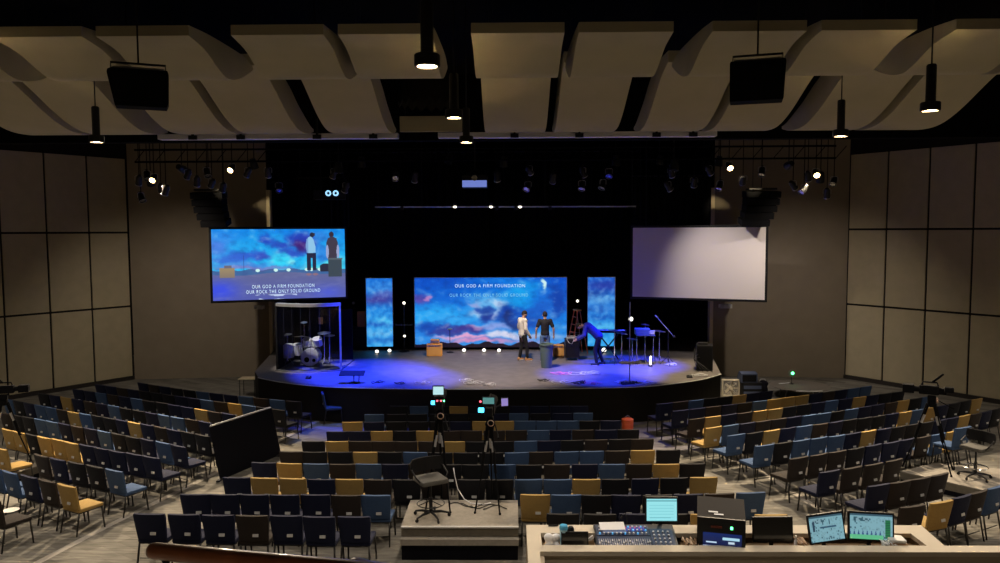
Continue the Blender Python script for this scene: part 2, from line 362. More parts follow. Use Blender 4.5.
 ('r',5): [(5.74,16.86,25,'b'),(6.21,17.09,26,'d'),(6.68,17.31,26,'y'),(7.14,17.54,26,'n'),(7.61,17.77,26,'b'),(8.07,18,27,'r'),(8.54,18.24,27,'n'),(9,18.47,27,'d'),(9.46,18.71,27,'d'),(9.92,18.95,28,'d'),(10.38,19.19,28,'n'),(10.84,19.43,28,'y'),(11.3,19.68,28,'b'),(11.76,19.92,28,'y'),(12.21,20.17,29,'n'),(12.67,20.42,29,'d'),(13.12,20.68,29,'d'),(13.58,20.93,29,'y')],
 ('r',6): [(6.05,15.91,23,'b'),(6.52,16.12,24,'d'),(6.99,16.34,25,'b'),(7.46,16.55,25,'b'),(7.93,16.77,26,'b'),(8.4,17,26,'n'),(8.86,17.23,27,'y'),(9.32,17.46,27,'n'),(9.78,17.7,28,'d'),(10.24,17.95,28,'d'),(10.7,18.19,29,'d'),(11.15,18.44,29,'n'),(11.6,18.7,30,'n'),(12.05,18.96,30,'y'),(12.49,19.22,31,'r'),(12.94,19.49,31,'n'),(13.38,19.76,32,'d')],
 ('r',7): [(6.36,14.88,26,'r'),(6.85,15.12,27,'r'),(7.34,15.37,27,'r'),(7.83,15.62,27,'d'),(8.32,15.88,28,'n'),(8.81,16.14,28,'n'),(9.29,16.4,28,'n'),(9.78,16.66,29,'r'),(10.26,16.92,29,'b'),(10.74,17.19,29,'y'),(11.22,17.47,30,'d')],
 ('r',8): [(6.57,13.9,24,'n'),(7.09,14.14,26,'r'),(7.61,14.4,28,'r'),(8.12,14.68,30,'r')],
 ('r',9): [(7.05,13.03,23,'n'),(7.52,13.23,24,'r'),(7.98,13.45,25,'r'),(8.44,13.67,26,'r')],
 ('r',10): [(7.05,11.92,17,'r'),(7.6,12.12,23,'y'),(8.06,12.39,27,'n'),(8.48,12.62,29,'r'),(8.96,12.9,31,'b'),(9.5,13.23,31,'n')],
}
# ================================================================== the room
ZS = 1.05                                 # stage floor height
CORNER = Vector((13.5, 28.2)); WALLD = Vector((.585, -.811))      # the side walls fan out from the stage
def wall_pt(side, t): return Vector((side*(CORNER.x + WALLD.x*t) - .13, CORNER.y + WALLD.y*t))
T_END = 34.0

def room():
    b = MB()
    ys = [19.5, 36.0]
    b.face([b._v((-40, 19.5, 0)), b._v((40, 19.5, 0)), b._v((40, 36, 0)), b._v((-40, 36, 0))])
    zb = floor_z(-3.0)
    b.face([b._v((-40, -3, zb)), b._v((40, -3, zb)), b._v((40, 19.5, 0)), b._v((-40, 19.5, 0))])
    struct(b.build('floor', M['carpet_planks']))
    struct(MB().box((0, 15, 9.7), (84, 44, .3)).build('ceiling', M['black_paint']))
    struct(MB().box((0, 34, 4.8), (40, .3, 9.7)).build('wall_back', M['black_paint']))
    struct(MB().box((0, -3.2, 4.8), (84, .3, 9.7)).build('wall_behind', M['panel_fabric']))
    for side, nm in ((-1, 'left'), (1, 'right')):
        ang = math.atan2(WALLD.y, side*WALLD.x)
        a = wall_pt(side, 0); e = wall_pt(side, T_END)
        n = Vector((side*.811, .585))                       # away from the room
        b = MB(); c = (a+e)/2 + n*.12
        b.box((c.x, c.y, 4.8), (T_END, .2, 9.7), rot=(0, 0, ang))
        wl = struct(b.build('wall_'+nm, M['panel_gap']))
        # fabric panels, three high
        b = MB()
        for i in range(18):
            t = .06 + i*1.42 + .68
            p = wall_pt(side, t) + n*.005
            for z0, z1 in ((.15, 2.78), (2.85, 5.57), (5.64, 8.35)):
                b.box((p.x, p.y, (z0+z1)/2), (1.355, .06, z1-z0), rot=(0, 0, ang), bev=.012)
        struct(b.build('trim_%d' % (1 if side < 0 else 2), M['panel_fabric']))
        b = MB(); p = wall_pt(side, T_END/2) - n*.02
        b.box((p.x, p.y, .07), (T_END, .05, .14), rot=(0, 0, ang))
        struct(b.build('baseboard_'+nm, M['baseboard']))
        # the brown wall beside the stage
        b = MB()
        b.prism([(side*13.6, 28.19), (side*8.55, 28.72), (side*8.55, 28.95), (side*13.6, 28.5)], 0, 9.5)
        struct(b.build('wall_stage_'+nm, M['stage_wall']))
        struct(MB().box((side*8.47, 28.8, 4.0), (.13, .3, 6.4)).build('trim_%d' % (3 if side < 0 else 4), M['trim_cream']))
        struct(MB().box((side*8.6, 31.3, 4.8), (.2, 5.0, 9.5)).build('trim_%d' % (5 if side < 0 else 6), M['black_paint']))
    # black header over the stage opening and the pale beam below it
    struct(MB().box((0, 19.35, 8.75), (36, .3, 1.7)).build('trim_7', M['black_paint']))
room()

def beam():
    t = thing('ceiling_beam', 'pale lavender beam under the ceiling just before the dark stage opening', 'beam', (0, 18.9, 0))
    xs = [(-8.7, -4.9), (-4.6, -2.3), (-.9, 2.9), (3.2, 5.2), (5.5, 8.2)]
    b = MB()
    for x0, x1 in [(-8.0, -2.0), (-1.0, 5.9)]:
        b.box(((x0+x1)/2, 0, 7.98), (x1-x0, .25, .13), bev=.01)
    b.build('light_strip', M['pale_beam'], t)
    for x in (-7.1, -5.9, -4.0, -2.6, .9, 2.5, 4.4, 5.3):
        MB().box((x, -.16, 7.95), (.2, .08, .10)).box((x, -.16, 8.15), (.05, .05, .5)).build('bracket', M['black_metal'], t)
beam()

# ------------------------------------------------------------------ wave shaped ceiling panels
P1 = [(9.9, 2.60), (10.4, 2.54), (10.75, 2.43), (11.0, 2.35), (11.25, 2.31), (11.6, 2.36), (12.0, 2.5), (12.4, 2.68)]
P1T = [(12.4, 2.72), (12.0, 2.80), (11.2, 2.80), (10.5, 2.78), (9.9, 2.735)]
P2 = [(12.7, 2.74), (12.95, 2.69), (13.3, 2.59), (13.7, 2.42), (14.1, 2.24), (14.5, 2.09), (14.9, 1.99), (15.3, 1.96), (15.8, 1.99), (16.2, 2.08)]
P2T = [(16.2, 2.13), (15.9, 2.18), (15.4, 2.34), (15.0, 2.48), (14.5, 2.7), (14.0, 2.85), (13.4, 2.93), (12.7, 2.93)]
def spline(pts, k=4):
    out = []
    for i in range(len(pts)-1):
        p0 = pts[max(0, i-1)]; p1 = pts[i]; p2 = pts[i+1]; p3 = pts[min(len(pts)-1, i+2)]
        for j in range(k):
            t = j/k
            out.append(tuple(.5*((2*p1[c]) + (-p0[c]+p2[c])*t + (2*p0[c]-5*p1[c]+4*p2[c]-p3[c])*t*t + (-p0[c]+3*p1[c]-3*p2[c]+p3[c])*t**3) for c in (0, 1)))
    out.append(pts[-1]); return out
def wave_panel(x0, x1, row, label):
    lo, hi = (P1, P1T) if row == 1 else (P2, P2T)
    y0 = lo[0][0]
    poly = [(y-y0, z) for y, z in spline(lo)] + [(y-y0, z) for y, z in spline(hi)]
    t = thing('ceiling_panel', label, 'ceiling panel', ((x0+x1)/2, y0+(.17 if row == 1 else .16), 5.6 if row == 1 else 5.68), 0, 'wave shaped acoustic panels under the ceiling')
    b = MB(); b.prism(poly, -(x1-x0)/2, (x1-x0)/2, 'x')
    b.build('acoustic_panel', M['cloud_panel'], t, smooth=True)
    for sx in (-.4, .4):
        MB().cyl((sx, .4, 2.75), (sx, .4, 3.95), .006, n=6).build('hanger_wire', M['black_metal'], t)
BASES = [-9.30, -6.12, -2.90, .28, 3.45, 6.62]
ORD = ['first', 'second', 'third', 'fourth', 'fifth', 'sixth', 'seventh', 'eighth', 'ninth', 'tenth', 'eleventh', 'twelfth',
       'thirteenth', 'fourteenth', 'fifteenth', 'sixteenth', 'seventeenth', 'eighteenth', 'nineteenth', 'twentieth']
for row, nm in ((1, 'nearer'), (2, 'farther')):
    k = 0
    for i, b0 in enumerate(BASES):
        for j, (a, c) in enumerate(((0, 1.23), (1.42, 2.66))):
            x0, x1 = b0+a, b0+c
            Y = 12.4 if row == 1 else 16.0
            if 510+(x1-.79)*750/Y < 2 or 510+(x0-.79)*750/Y > 999: continue
            if row == 2 and i == 2 and j == 1: continue
            wave_panel(x0, x1, row, 'beige wave shaped ceiling panel, %s from the left in the %s row' % (ORD[k], nm)); k += 1

# ------------------------------------------------------------------ house pendants (the lamps that light the seats)
PZ = 7.13
def pendant(x, y, label):
    t = thing('pendant_lamp', label, 'pendant lamp', (x, y, PZ), 0, 'round black house pendants')
    MB().lathe([(.112, 0), (.122, .01), (.122, .105), (.112, .115), (.104, .115), (.104, .02), (.095, .0)], n=28, close=True).build('lamp_shade', M['black_metal'], t, smooth=True)
    MB().lathe([(.0, .018), (.102, .018)], n=28).build('diffuser', M['lens_glow'], t)
    MB().lathe([(.0, .115), (.068, .115), (.062, .13), (.062, .58), (.05, .60), (.0, .60)], n=24).build('housing', M['black_metal'], t, smooth=True)
    MB().cyl((0, 0, .6), (0, 0, 9.553-PZ), .010, n=8).build('stem', M['black_metal'], t)
    l = bpy.data.lights.new('pendant_light', 'SPOT'); l.energy = PENDANT_W; l.color = PENDANT_COL
    l.spot_size = R(140); l.spot_blend = .9; l.shadow_soft_size = .10
    lo = bpy.data.objects.new('bulb', l); COL.objects.link(lo); lo.parent = t; lo.location = (0, 0, -.02)
pendant(.02, 7.1, 'large round black pendant lamp near the top centre, nearest of the hanging lamps')
pendant(.03, 10.3, 'round black pendant lamp in the centre line, second of its three lamps')
pendant(.03, 13.15, 'round black pendant lamp in the centre line, lowest and farthest of three')
pendant(6.25, 9.95, 'tall black pendant lamp at the far right in front of the wave panels')
pendant(6.25, 12.6, 'smaller black pendant lamp before the gap in the right wave panels')
pendant(-6.22, 12.75, 'black pendant lamp hanging at the left beside the dark loudspeaker')
for x, y in ((-6.3, 9.8), (-12.5, 9.8), (12.5, 9.8), (-12.5, 12.8), (12.5, 12.8), (-18.5, 12.8), (18.5, 12.8), (-15.0, 18.0), (15.0, 18.0), (-19.5, 16.0), (19.5, 16.0)):  # all unseen; the outermost pairs are added to brighten the side walls
    pendant(x, y, 'unseen round black pendant lamp beyond the edge of the view')

# ------------------------------------------------------------------ hanging loudspeakers over the seats
def hung_speaker(px0, px1, py0, py1, Y, label, skew):
    a = at(px0, py0, Y); c = at(px1, py1, Y); wdt = c.x-a.x; h = a.z-c.z
    t = thing('hanging_loudspeaker', label, 'loudspeaker', ((a.x+c.x)/2, Y, c.z), R(24) if skew < 0 else R(-17))
    k = wdt/2
    b = MB(); b.prism([(-k, h*.86), (-k*.98, h*.95), (-k*.85, h), (k*.96, h), (k, h*.9), (k*.97, .06), (k*.9, 0), (-k*.78, 0)] if skew < 0 else
                      [(-k, h*.95), (-k*.97, h), (k*.97, h), (k, h*.95), (k*.93, .02), (k*.90, 0), (-k*.97, 0), (-k*.99, .02)], 0, .30, 'y')
    b.build('cabinet', M['black'], t)
    MB().prism([(-k*.78, h*.12), (k*.8, h*.12), (k*.85, h*.88), (-k*.85, h*.88)], -.012, 0, 'y').build('grille', M['grille'], t)
    b = MB()
    b.tube([(-k*.9, .2, h*.72), (-k*.9, .2, h+.10), (k*.9, .2, h+.10), (k*.9, .2, h*.72)], .016, n=6)
    b.build('yoke', M['black_metal'], t)
    MB().box((0, .2, h+.045), (wdt*.86, .05, .02)).build('crossbar', M['silver_metal'], t)
    MB().cyl((0, .2, h+.1), (0, .2, 9.5-c.z), .011, n=8).build('cable', M['black_metal'], t)
hung_speaker(110, 167, 69, 106, 9.5, 'black loudspeaker box hanging on a cable at the upper left', -1)
hung_speaker(731, 784, 60, 100, 9.5, 'black loudspeaker box hanging on a cable at the upper right', 1)

def ceiling_cluster():
    """dark round hoist with a saw-tooth skirt, in the gap where one wave panel is missing"""
    p = at(428, 98, 15.2)
    t = thing('ceiling_drum', 'dark round ceiling drum with saw-tooth lower edge in the panel gap', 'ceiling fixture', (p.x, p.y, p.z))
    b = MB(); n = 36; top = []; mid = []
    for k in range(n):
        a = 2*PI*k/n; top.append(b._v((.45*math.cos(a), .45*math.sin(a), .42)))
        mid.append(b._v((.60*math.cos(a), .60*math.sin(a), -.08 - (.10 if k % 2 else 0))))
    for k in range(n): b.face([top[k], top[(k+1) % n], mid[(k+1) % n], mid[k]])
    b.face(top)
    b.build('skirt', M['panel_gap'], t)
    MB().cyl((0, 0, .42), (0, 0, 1.6), .12, n=16).build('stem', M['black_metal'], t)
    q = at(431, 124, 17.6)
    g = thing('hanging_baffle', 'brown flat baffle hanging behind the saw-tooth ceiling drum', 'baffle', (q.x, q.y, q.z))
    MB().box((0, 0, 0), (1.45, .06, .36), bev=.01).build('panel', M['cloud_panel'], g)
    for sx in (-.6, .6): MB().cyl((sx, 0, .18), (sx, 0, 1.5), .008, n=6).build('hanger_wire', M['black_metal'], g)
ceiling_cluster()
# ================================================================== the chairs
def chair_parts():
    """meshes of one stacking chair; +Y is the way the sitter looks"""
    d = {}
    b = MB(); b.box((0, .03, .445), (.47, .47, .075), bev=.03)
    for v in b.bm.verts:                                           # soft front edge
        if v.co.y > .15 and v.co.z > .45: v.co.z -= .012
    d['seat'] = b
    # backrest: slightly curved, leaning back, wider at the top, from the seat to 0.9 m
    b = MB(); nx, nz = 8, 6; F = []; B = []
    for j in range(nz+1):
        v = j/nz; z = .475 + v*.425; lean = -.185 - v*.075; hw = .228 + .029*v - (.010 if j == nz else 0)
        rf = []; rb = []
        for i in range(nx+1):
            u = i/nx*2-1; edge = (1-abs(u)**6)
            cur = -.018*(1-u*u)
            th = .018 + .014*edge*(1 if 0 < j < nz else (.9 if j == nz else .5))
            rf.append(b._v((u*hw, lean+cur+th, z))); rb.append(b._v((u*hw, lean+cur-th, z)))
        F.append(rf); B.append(rb)
    for j in range(nz):
        for i in range(nx):
            b.face([F[j][i], F[j][i+1], F[j+1][i+1], F[j+1][i]]); b.face([B[j][i+1], B[j][i], B[j+1][i], B[j+1][i+1]])
        b.face([F[j][0], F[j+1][0], B[j+1][0], B[j][0]]); b.face([F[j][nx], B[j][nx], B[j+1][nx], F[j+1][nx]])
    for i in range(nx):
        b.face([F[0][i+1], F[0][i], B[0][i], B[0][i+1]]); b.face([F[nz][i], F[nz][i+1], B[nz][i+1], B[nz][i]])
    d['backrest'] = b
    d['tag'] = MB().box((.05, -.263, .585), (.09, .008, .045), rot=(-.17, 0, 0))
    b = MB()
    b.tube([(-.215, .24, .40), (.215, .24, .40), (.215, -.19, .40), (-.215, -.19, .40), (-.215, .24, .40)], .011, n=6)
    b.tube([(-.21, -.19, .16), (.21, -.19, .16)], .008, n=6)
    b.tube([(-.22, -.18, .40), (-.214, -.215, .62)], .010, n=6); b.tube([(.22, -.18, .40), (.214, -.215, .62)], .010, n=6)
    d['frame'] = b
    for k, (sx, fr) in enumerate(((-1, 1), (1, 1), (-1, -1), (1, -1))):
        b = MB(); y0 = .235 if fr > 0 else -.185; y1 = .27 if fr > 0 else -.26
        b.tube([(sx*.212, y0, .41), (sx*.22, (y0+y1)/2, .2), (sx*.225, y1, .004)], [.016, .016, .014], n=6)
        d['leg%d' % k] = b
    return d
_p = chair_parts()
_o = {}
_root = bpy.data.objects.new('stacking_chair', None); COL.objects.link(_root)
_seat = _p['seat'].build('seat', M['fabric_n'], _root, smooth=True)
_back = _p['backrest'].build('backrest', M['fabric_n'], _root, smooth=True)
_tag = _p['tag'].build('number_tag', M['white_tag'], _back)
_frame = _p['frame'].build('seat_frame', M['frame_bronze'], _root, smooth='all')
_legs = [_p['leg%d' % k].build('leg', M['frame_bronze'], _root, smooth='all') for k in range(4)]
for c in 'ybnrd':                                                  # one seat and one backrest mesh for each cloth
    _o[c] = []
    for src in (_seat, _back):
        me = src.data.copy(); me.materials.clear(); me.materials.append(M['fabric_'+c]); _o[c].append(me)
CLOTH = {'y': 'mustard', 'b': 'slate blue', 'n': 'navy', 'r': 'dark brown', 'd': 'near-black'}
BLOCK = {'l': 'left', 'c': 'centre', 'r': 'right'}
def place_chair(x, y, deg, c, label, group, first=[True], z=None, dz=0.0):
    if first[0]:
        r = _root; kids = (_seat, _back); first[0] = False
        r_children = True
    else:
        r = _root.copy(); COL.objects.link(r)
        kids = []
        for src in (_seat, _back, _frame, *_legs):
            k = src.copy(); COL.objects.link(k); k.parent = r
            if src in (_seat, _back): kids.append(k)
            if src is _back:
                g = _tag.copy(); COL.objects.link(g); g.parent = k
    kids[0].data, kids[1].data = _o[c]
    r.location = (x, y, (floor_z(y) if z is None else z) + dz); r.rotation_euler = (0, 0, R(deg))
    tag(r, label, 'chair', group)
    return r

ALL = []
for (blk, row), seats in CHAIRS.items():
    for i, (x, y, deg, c) in enumerate(seats):
        ALL.append((math.hypot(x-CAM.x, y), blk, row, i, x, y, deg, c))
ALL.sort()
N_OWN = 318
rnd = random.Random(4)
for n, (dist, blk, row, i, x, y, deg, c) in enumerate(ALL[:N_OWN]):
    lab = '%s cloth chair, %s block, %s row from the stage, %s seat from the left' % (CLOTH[c], BLOCK[blk], ORD[row-1], ORD[i])
    place_chair(x + rnd.uniform(-.006, .006), y + rnd.uniform(-.015, .015), deg + rnd.uniform(-1.5, 1.5), c, lab, 'stacking chairs of the %s block' % BLOCK[blk])
# the farthest ones, past three hundred of a kind, as one mass
bmx = bmesh.new()
for (dist, blk, row, i, x, y, deg, c) in ALL[N_OWN:]:
    mw = Matrix.Translation((x, y, floor_z(y))) @ Matrix.Rotation(R(deg), 4, 'Z')
    for src, mi in ((_seat, 'ybnrd'.index(c)), (_back, 'ybnrd'.index(c)), (_tag, 6), (_frame, 5), *[(l, 5) for l in _legs]):
        n0 = len(bmx.faces); v0 = len(bmx.verts)
        bmx.from_mesh(src.data); bmx.verts.ensure_lookup_table(); bmx.faces.ensure_lookup_table()
        for v in bmx.verts[v0:]: v.co = mw @ v.co
        for f in bmx.faces[n0:]: f.material_index = mi; f.smooth = True
if len(bmx.faces):
    me = bpy.data.meshes.new('distant_chairs'); bmx.to_mesh(me)
    for c in 'ybnrd': me.materials.append(M['fabric_'+c])
    me.materials.append(M['frame_bronze']); me.materials.append(M['white_tag'])
    o = bpy.data.objects.new('distant_chairs', me); COL.objects.link(o)
    tag(o, 'farthest dark, blue and mustard chairs at the outer front ends of the side blocks', 'chairs', None, 'stuff')
bmx.free()
p = on_plane(335, 423)
place_chair(p.x-.1, p.y+.1, -72, 'b', 'single slate blue chair lit blue, standing alone before the stage', 'single chairs')

# the dark partition leaning behind the left block
def partition():
    a = on_plane(220, 480); c = on_plane(279, 455)
    t = thing('partition_panel', 'dark cloth covered partition panel leaning among the left block chairs', 'partition', (a.x, a.y, a.z))
    u = Vector((c.x-a.x, c.y-a.y, c.z-a.z)); lean = Vector((-.22, .02, 1.18)); th = Vector((.04, .05, 0))
    b = MB()
    v = [Vector((0, 0, 0)), u, u+lean, lean]
    A = [b._v(q) for q in v]; B = [b._v(q+th) for q in v]
    b.face(A); b.face(B[::-1])
    for k in range(4): b.face([A[k], B[k], B[(k+1) % 4], A[(k+1) % 4]])
    b.build('cloth_panel', M['dark_cloth'], t)
    b = MB(); b.tube([lean*1.01+th/2, (u+lean*1.01)+th/2], .022, n=8); b.build('top_rail', M['silver_metal'], t)
    for q in (Vector((0, 0, .02)), u+Vector((0, 0, .02))):
        MB().box(q+th/2, (.08, .4, .03)).build('foot', M['black_metal'], t)
partition()
# ================================================================== the stage
def stage():
    # outline: left end, front arc (from the picture's edge line), right end
    arc = [(-7.15, 23.2), (-6.3, 22.55), (-5.4, 22.05), (-4.4, 21.72), (-2.5, 21.5), (0, 21.42), (2.5, 21.5), (4.5, 21.72), (5.6, 22.15), (6.7, 22.85), (7.45, 23.65)]
    arc = spline(arc, 5)
    poly = arc + [(7.6, 24.4), (8.38, 28.7), (8.38, 33.5), (-8.38, 33.5), (-8.38, 28.7), (-7.6, 24.2)]
    b = MB(); b.prism(poly, 0, ZS-.03); struct(b.build('stage', M['stage_front']))
    b = MB(); inset = [(x*.999, y+.01) for x, y in poly]; b.prism(inset, ZS-.028, ZS); struct(b.build('stage_floor', M['stage_floor']))
    b = MB(); b.tube([(x, y-.012, ZS-.012) for x, y in arc], .014, n=6); struct(b.build('trim_8', M['stage_edge']))
stage()

def curtain(x0, x1, y, z0, z1, name, label, amp=.09, per=.28, group=None):
    t = thing(name, label, 'curtain', ((x0+x1)/2, y, z0), 0, group)
    b = MB(); n = int((x1-x0)/per*6); lo = []; hi = []
    for i in range(n+1):
        x = x0-(x0+x1)/2 + (x1-x0)*i/n
        yy = amp*math.sin(2*PI*i/6 + .6*math.sin(i*.31)) + .03*math.sin(i*1.7)
        lo.append(b._v((x, yy*1.25, .02))); hi.append(b._v((x, yy*.7, z1-z0)))
    for i in range(n): b.face([lo[i], lo[i+1], hi[i+1], hi[i]])
    o = b.build('curtain_cloth', M['curtain'], t, smooth='all')
    sm = o.modifiers.new('thick', 'SOLIDIFY'); sm.thickness = .012
    MB().cyl(((x0-x1)/2, 0, z1-z0), ((x1-x0)/2, 0, z1-z0), .025, n=8).cyl(((x0-x1)*.4, 0, z1-z0), ((x0-x1)*.4, 0, 9.56-z0), .012, n=6).cyl(((x1-x0)*.4, 0, z1-z0), ((x1-x0)*.4, 0, 9.56-z0), .012, n=6).build('curtain_rail', M['black_metal'], t)
curtain(-8.3, -.1, 31.6, ZS, 8.9, 'stage_curtain', 'black pleated curtain behind the left half of the stage', group='black stage curtains')
curtain(.1, 8.3, 31.6, ZS, 8.9, 'stage_curtain', 'black pleated curtain behind the right half of the stage', group='black stage curtains')
curtain(-7.2, -5.2, 27.9, 5.75, 7.6, 'upper_curtain', 'short grey pleated curtain above the lit left screen', .05, .2)
curtain(5.3, 8.2, 27.9, 5.75, 7.6, 'upper_curtain', 'short grey pleated curtain above the blank right screen', .05, .2)

# ------------------------------------------------------------------ pictures on the screens
def mixc(a, b, t):
    t = max(0.0, min(1.0, t)); return tuple(a[k]*(1-t)+b[k]*t for k in range(3))
def fbm(x, y, z, o=4): return noise.fractal(Vector((x, y, z)), 1.0, 2.1, o)
SKY = [  # u, v, su, sv, colour, weight : the cloud masses of the sunset picture, left to right
    (.03, .28, .07, .07, (95, 75, 170), .9), (.10, .27, .03, .03, (210, 140, 200), .8), (.13, .55, .22, .16, (45, 175, 245), .8),
    (.25, .60, .14, .07, (60, 165, 240), .5), (.12, .72, .12, .06, (20, 60, 165), .8),
    (.33, .73, .13, .045, (62, 52, 140), .95), (.42, .70, .05, .03, (190, 140, 190), .7), (.24, .78, .14, .03, (60, 55, 140), .7),
    (.33, .84, .16, .028, (245, 165, 205), .9), (.40, .90, .18, .03, (225, 140, 190), .9), (.48, .42, .12, .16, (120, 205, 245), .7),
    (.42, .50, .06, .05, (200, 215, 240), .6), (.39, .38, .05, .04, (190, 175, 225), .6), (.44, .46, .06, .05, (30, 70, 165), .9), (.50, .56, .05, .06, (30, 55, 150), .9),
    (.53, .36, .05, .05, (220, 225, 245), .7), (.53, .50, .03, .08, (205, 215, 245), .7), (.54, .70, .06, .06, (200, 180, 230), .6),
    (.62, .48, .08, .14, (18, 62, 165), .95), (.64, .62, .05, .11, (30, 36, 84), .95), (.60, .82, .10, .04, (235, 225, 240), .9), (.74, .86, .10, .03, (225, 215, 240), .8),
    (.74, .62, .12, .10, (26, 78, 180), .85), (.80, .45, .10, .08, (30, 85, 190), .7), (.73, .18, .10, .12, (20, 155, 235), .8), (.67, .28, .10, .12, (25, 170, 240), .7),
    (.89, .30, .07, .2, (30, 110, 215), .6), (.95, .35, .05, .2, (18, 58, 160), .8), (.93, .70, .09, .05, (70, 150, 220), .8), (.90, .85, .12, .05, (150, 180, 225), .7),
    (.86, .10, .014, .06, (205, 240, 240), 1.0), (.56, .92, .3, .02, (215, 150, 195), .6)]
def sky(u, v):
    wx = fbm(u*9, v*6, 1.3)*.050; wy = fbm(u*9, v*6, 7.7)*.065
    uu, vv = u+wx, v+wy
    c = mixc((8, 78, 195), (24, 130, 230), vv*1.6)
    c = mixc(c, (70, 150, 225), (vv-.5)*1.3)
    c = mixc(c, (10, 120, 225), max(0, 1-abs(uu-.6)*3)*(1-vv))
    for (bu, bv, su, sv, col, wt) in SKY:
        d = ((uu-bu)/su)**2 + ((vv-bv)/sv)**2
        if d < 4: c = mixc(c, col, wt*math.exp(-d*d*.55))
    n = fbm(u*16, v*12, 3.1, 5)
    c = mixc(c, (235, 245, 255), max(0, n-.2)*.35) if n > 0 else mixc(c, (6, 22, 100), -n*.25)
    hz = .945 + .02*math.sin(u*23) + .012*math.sin(u*61+1)
    if v > hz: c = (24, 16, 34)
    return c
def side_sky(u, v, seed, clouds):
    wx = fbm(u*3+seed, v*6, 1.3)*.10; wy = fbm(u*3+seed, v*6, 7.7)*.035
    uu, vv = u+wx, v+wy
    c = mixc((20, 110, 215), (55, 165, 235), vv*1.1)
    for (bu, bv, su, sv, col, wt) in clouds:
        d = ((uu-bu)/su)**2 + ((vv-bv)/sv)**2
        if d < 6: c = mixc(c, col, wt*math.exp(-d*.75))
    n = fbm(u*5+seed, v*14, 3.1, 5)
    c = mixc(c, (180, 225, 250), max(0, n)*.35) if n > 0 else mixc(c, (12, 45, 130), -n*.35)
    return c
def picture_grid(w, h, nx, ny, fn, name, parent, gain=1.0):
    """a flat screen of size w x h, facing -Y, carrying the picture fn(u, v)"""
    me = bpy.data.meshes.new(name)
    vs = [((i/nx-.5)*w, 0, h-h*j/ny) for j in range(ny+1) for i in range(nx+1)]
    fs = [(j*(nx+1)+i, (j+1)*(nx+1)+i, (j+1)*(nx+1)+i+1, j*(nx+1)+i+1) for j in range(ny) for i in range(nx)]
    me.from_pydata(vs, [], fs); me.update()
    at_ = me.color_attributes.new('picture', 'FLOAT_COLOR', 'POINT')
    buf = []
    for j in range(ny+1):
        for i in range(nx+1):
            c = lin(fn(i/nx, j/ny)); buf.extend((c[0]*gain, c[1]*gain, c[2]*gain, 1))
    at_.data.foreach_set('color', buf)
    me.materials.append(M['screen_picture'])
    o = bpy.data.objects.new(name, me); COL.objects.link(o); o.parent = parent
    return o
def text(body, size, loc, rot, m, parent, name, extr=.001, align='CENTER', sx=1.0):
    c = bpy.data.curves.new(name, 'FONT'); c.body = body; c.size = size; c.extrude = extr; c.align_x = align; c.align_y = 'CENTER'
    c.space_character = 1.25
    f = bpy.data.objects.new(name, c); COL.objects.link(f); bpy.context.view_layer.update()
    me = bpy.data.meshes.new_from_object(f.evaluated_get(bpy.context.evaluated_depsgraph_get())); bpy.data.objects.remove(f)
    me.name = name; me.materials.clear(); me.materials.append(m)
    o = bpy.data.objects.new(name, me); COL.objects.link(o); o.parent = parent; o.location = loc; o.rotation_euler = rot
    return o
mat('text_white', (.9, .9, .9), .5, emit=(.62, .86, 1.0), estr=.95)
mat('text_dim', (.5, .7, .9), .5, emit=(.20, .62, .90), estr=.8)

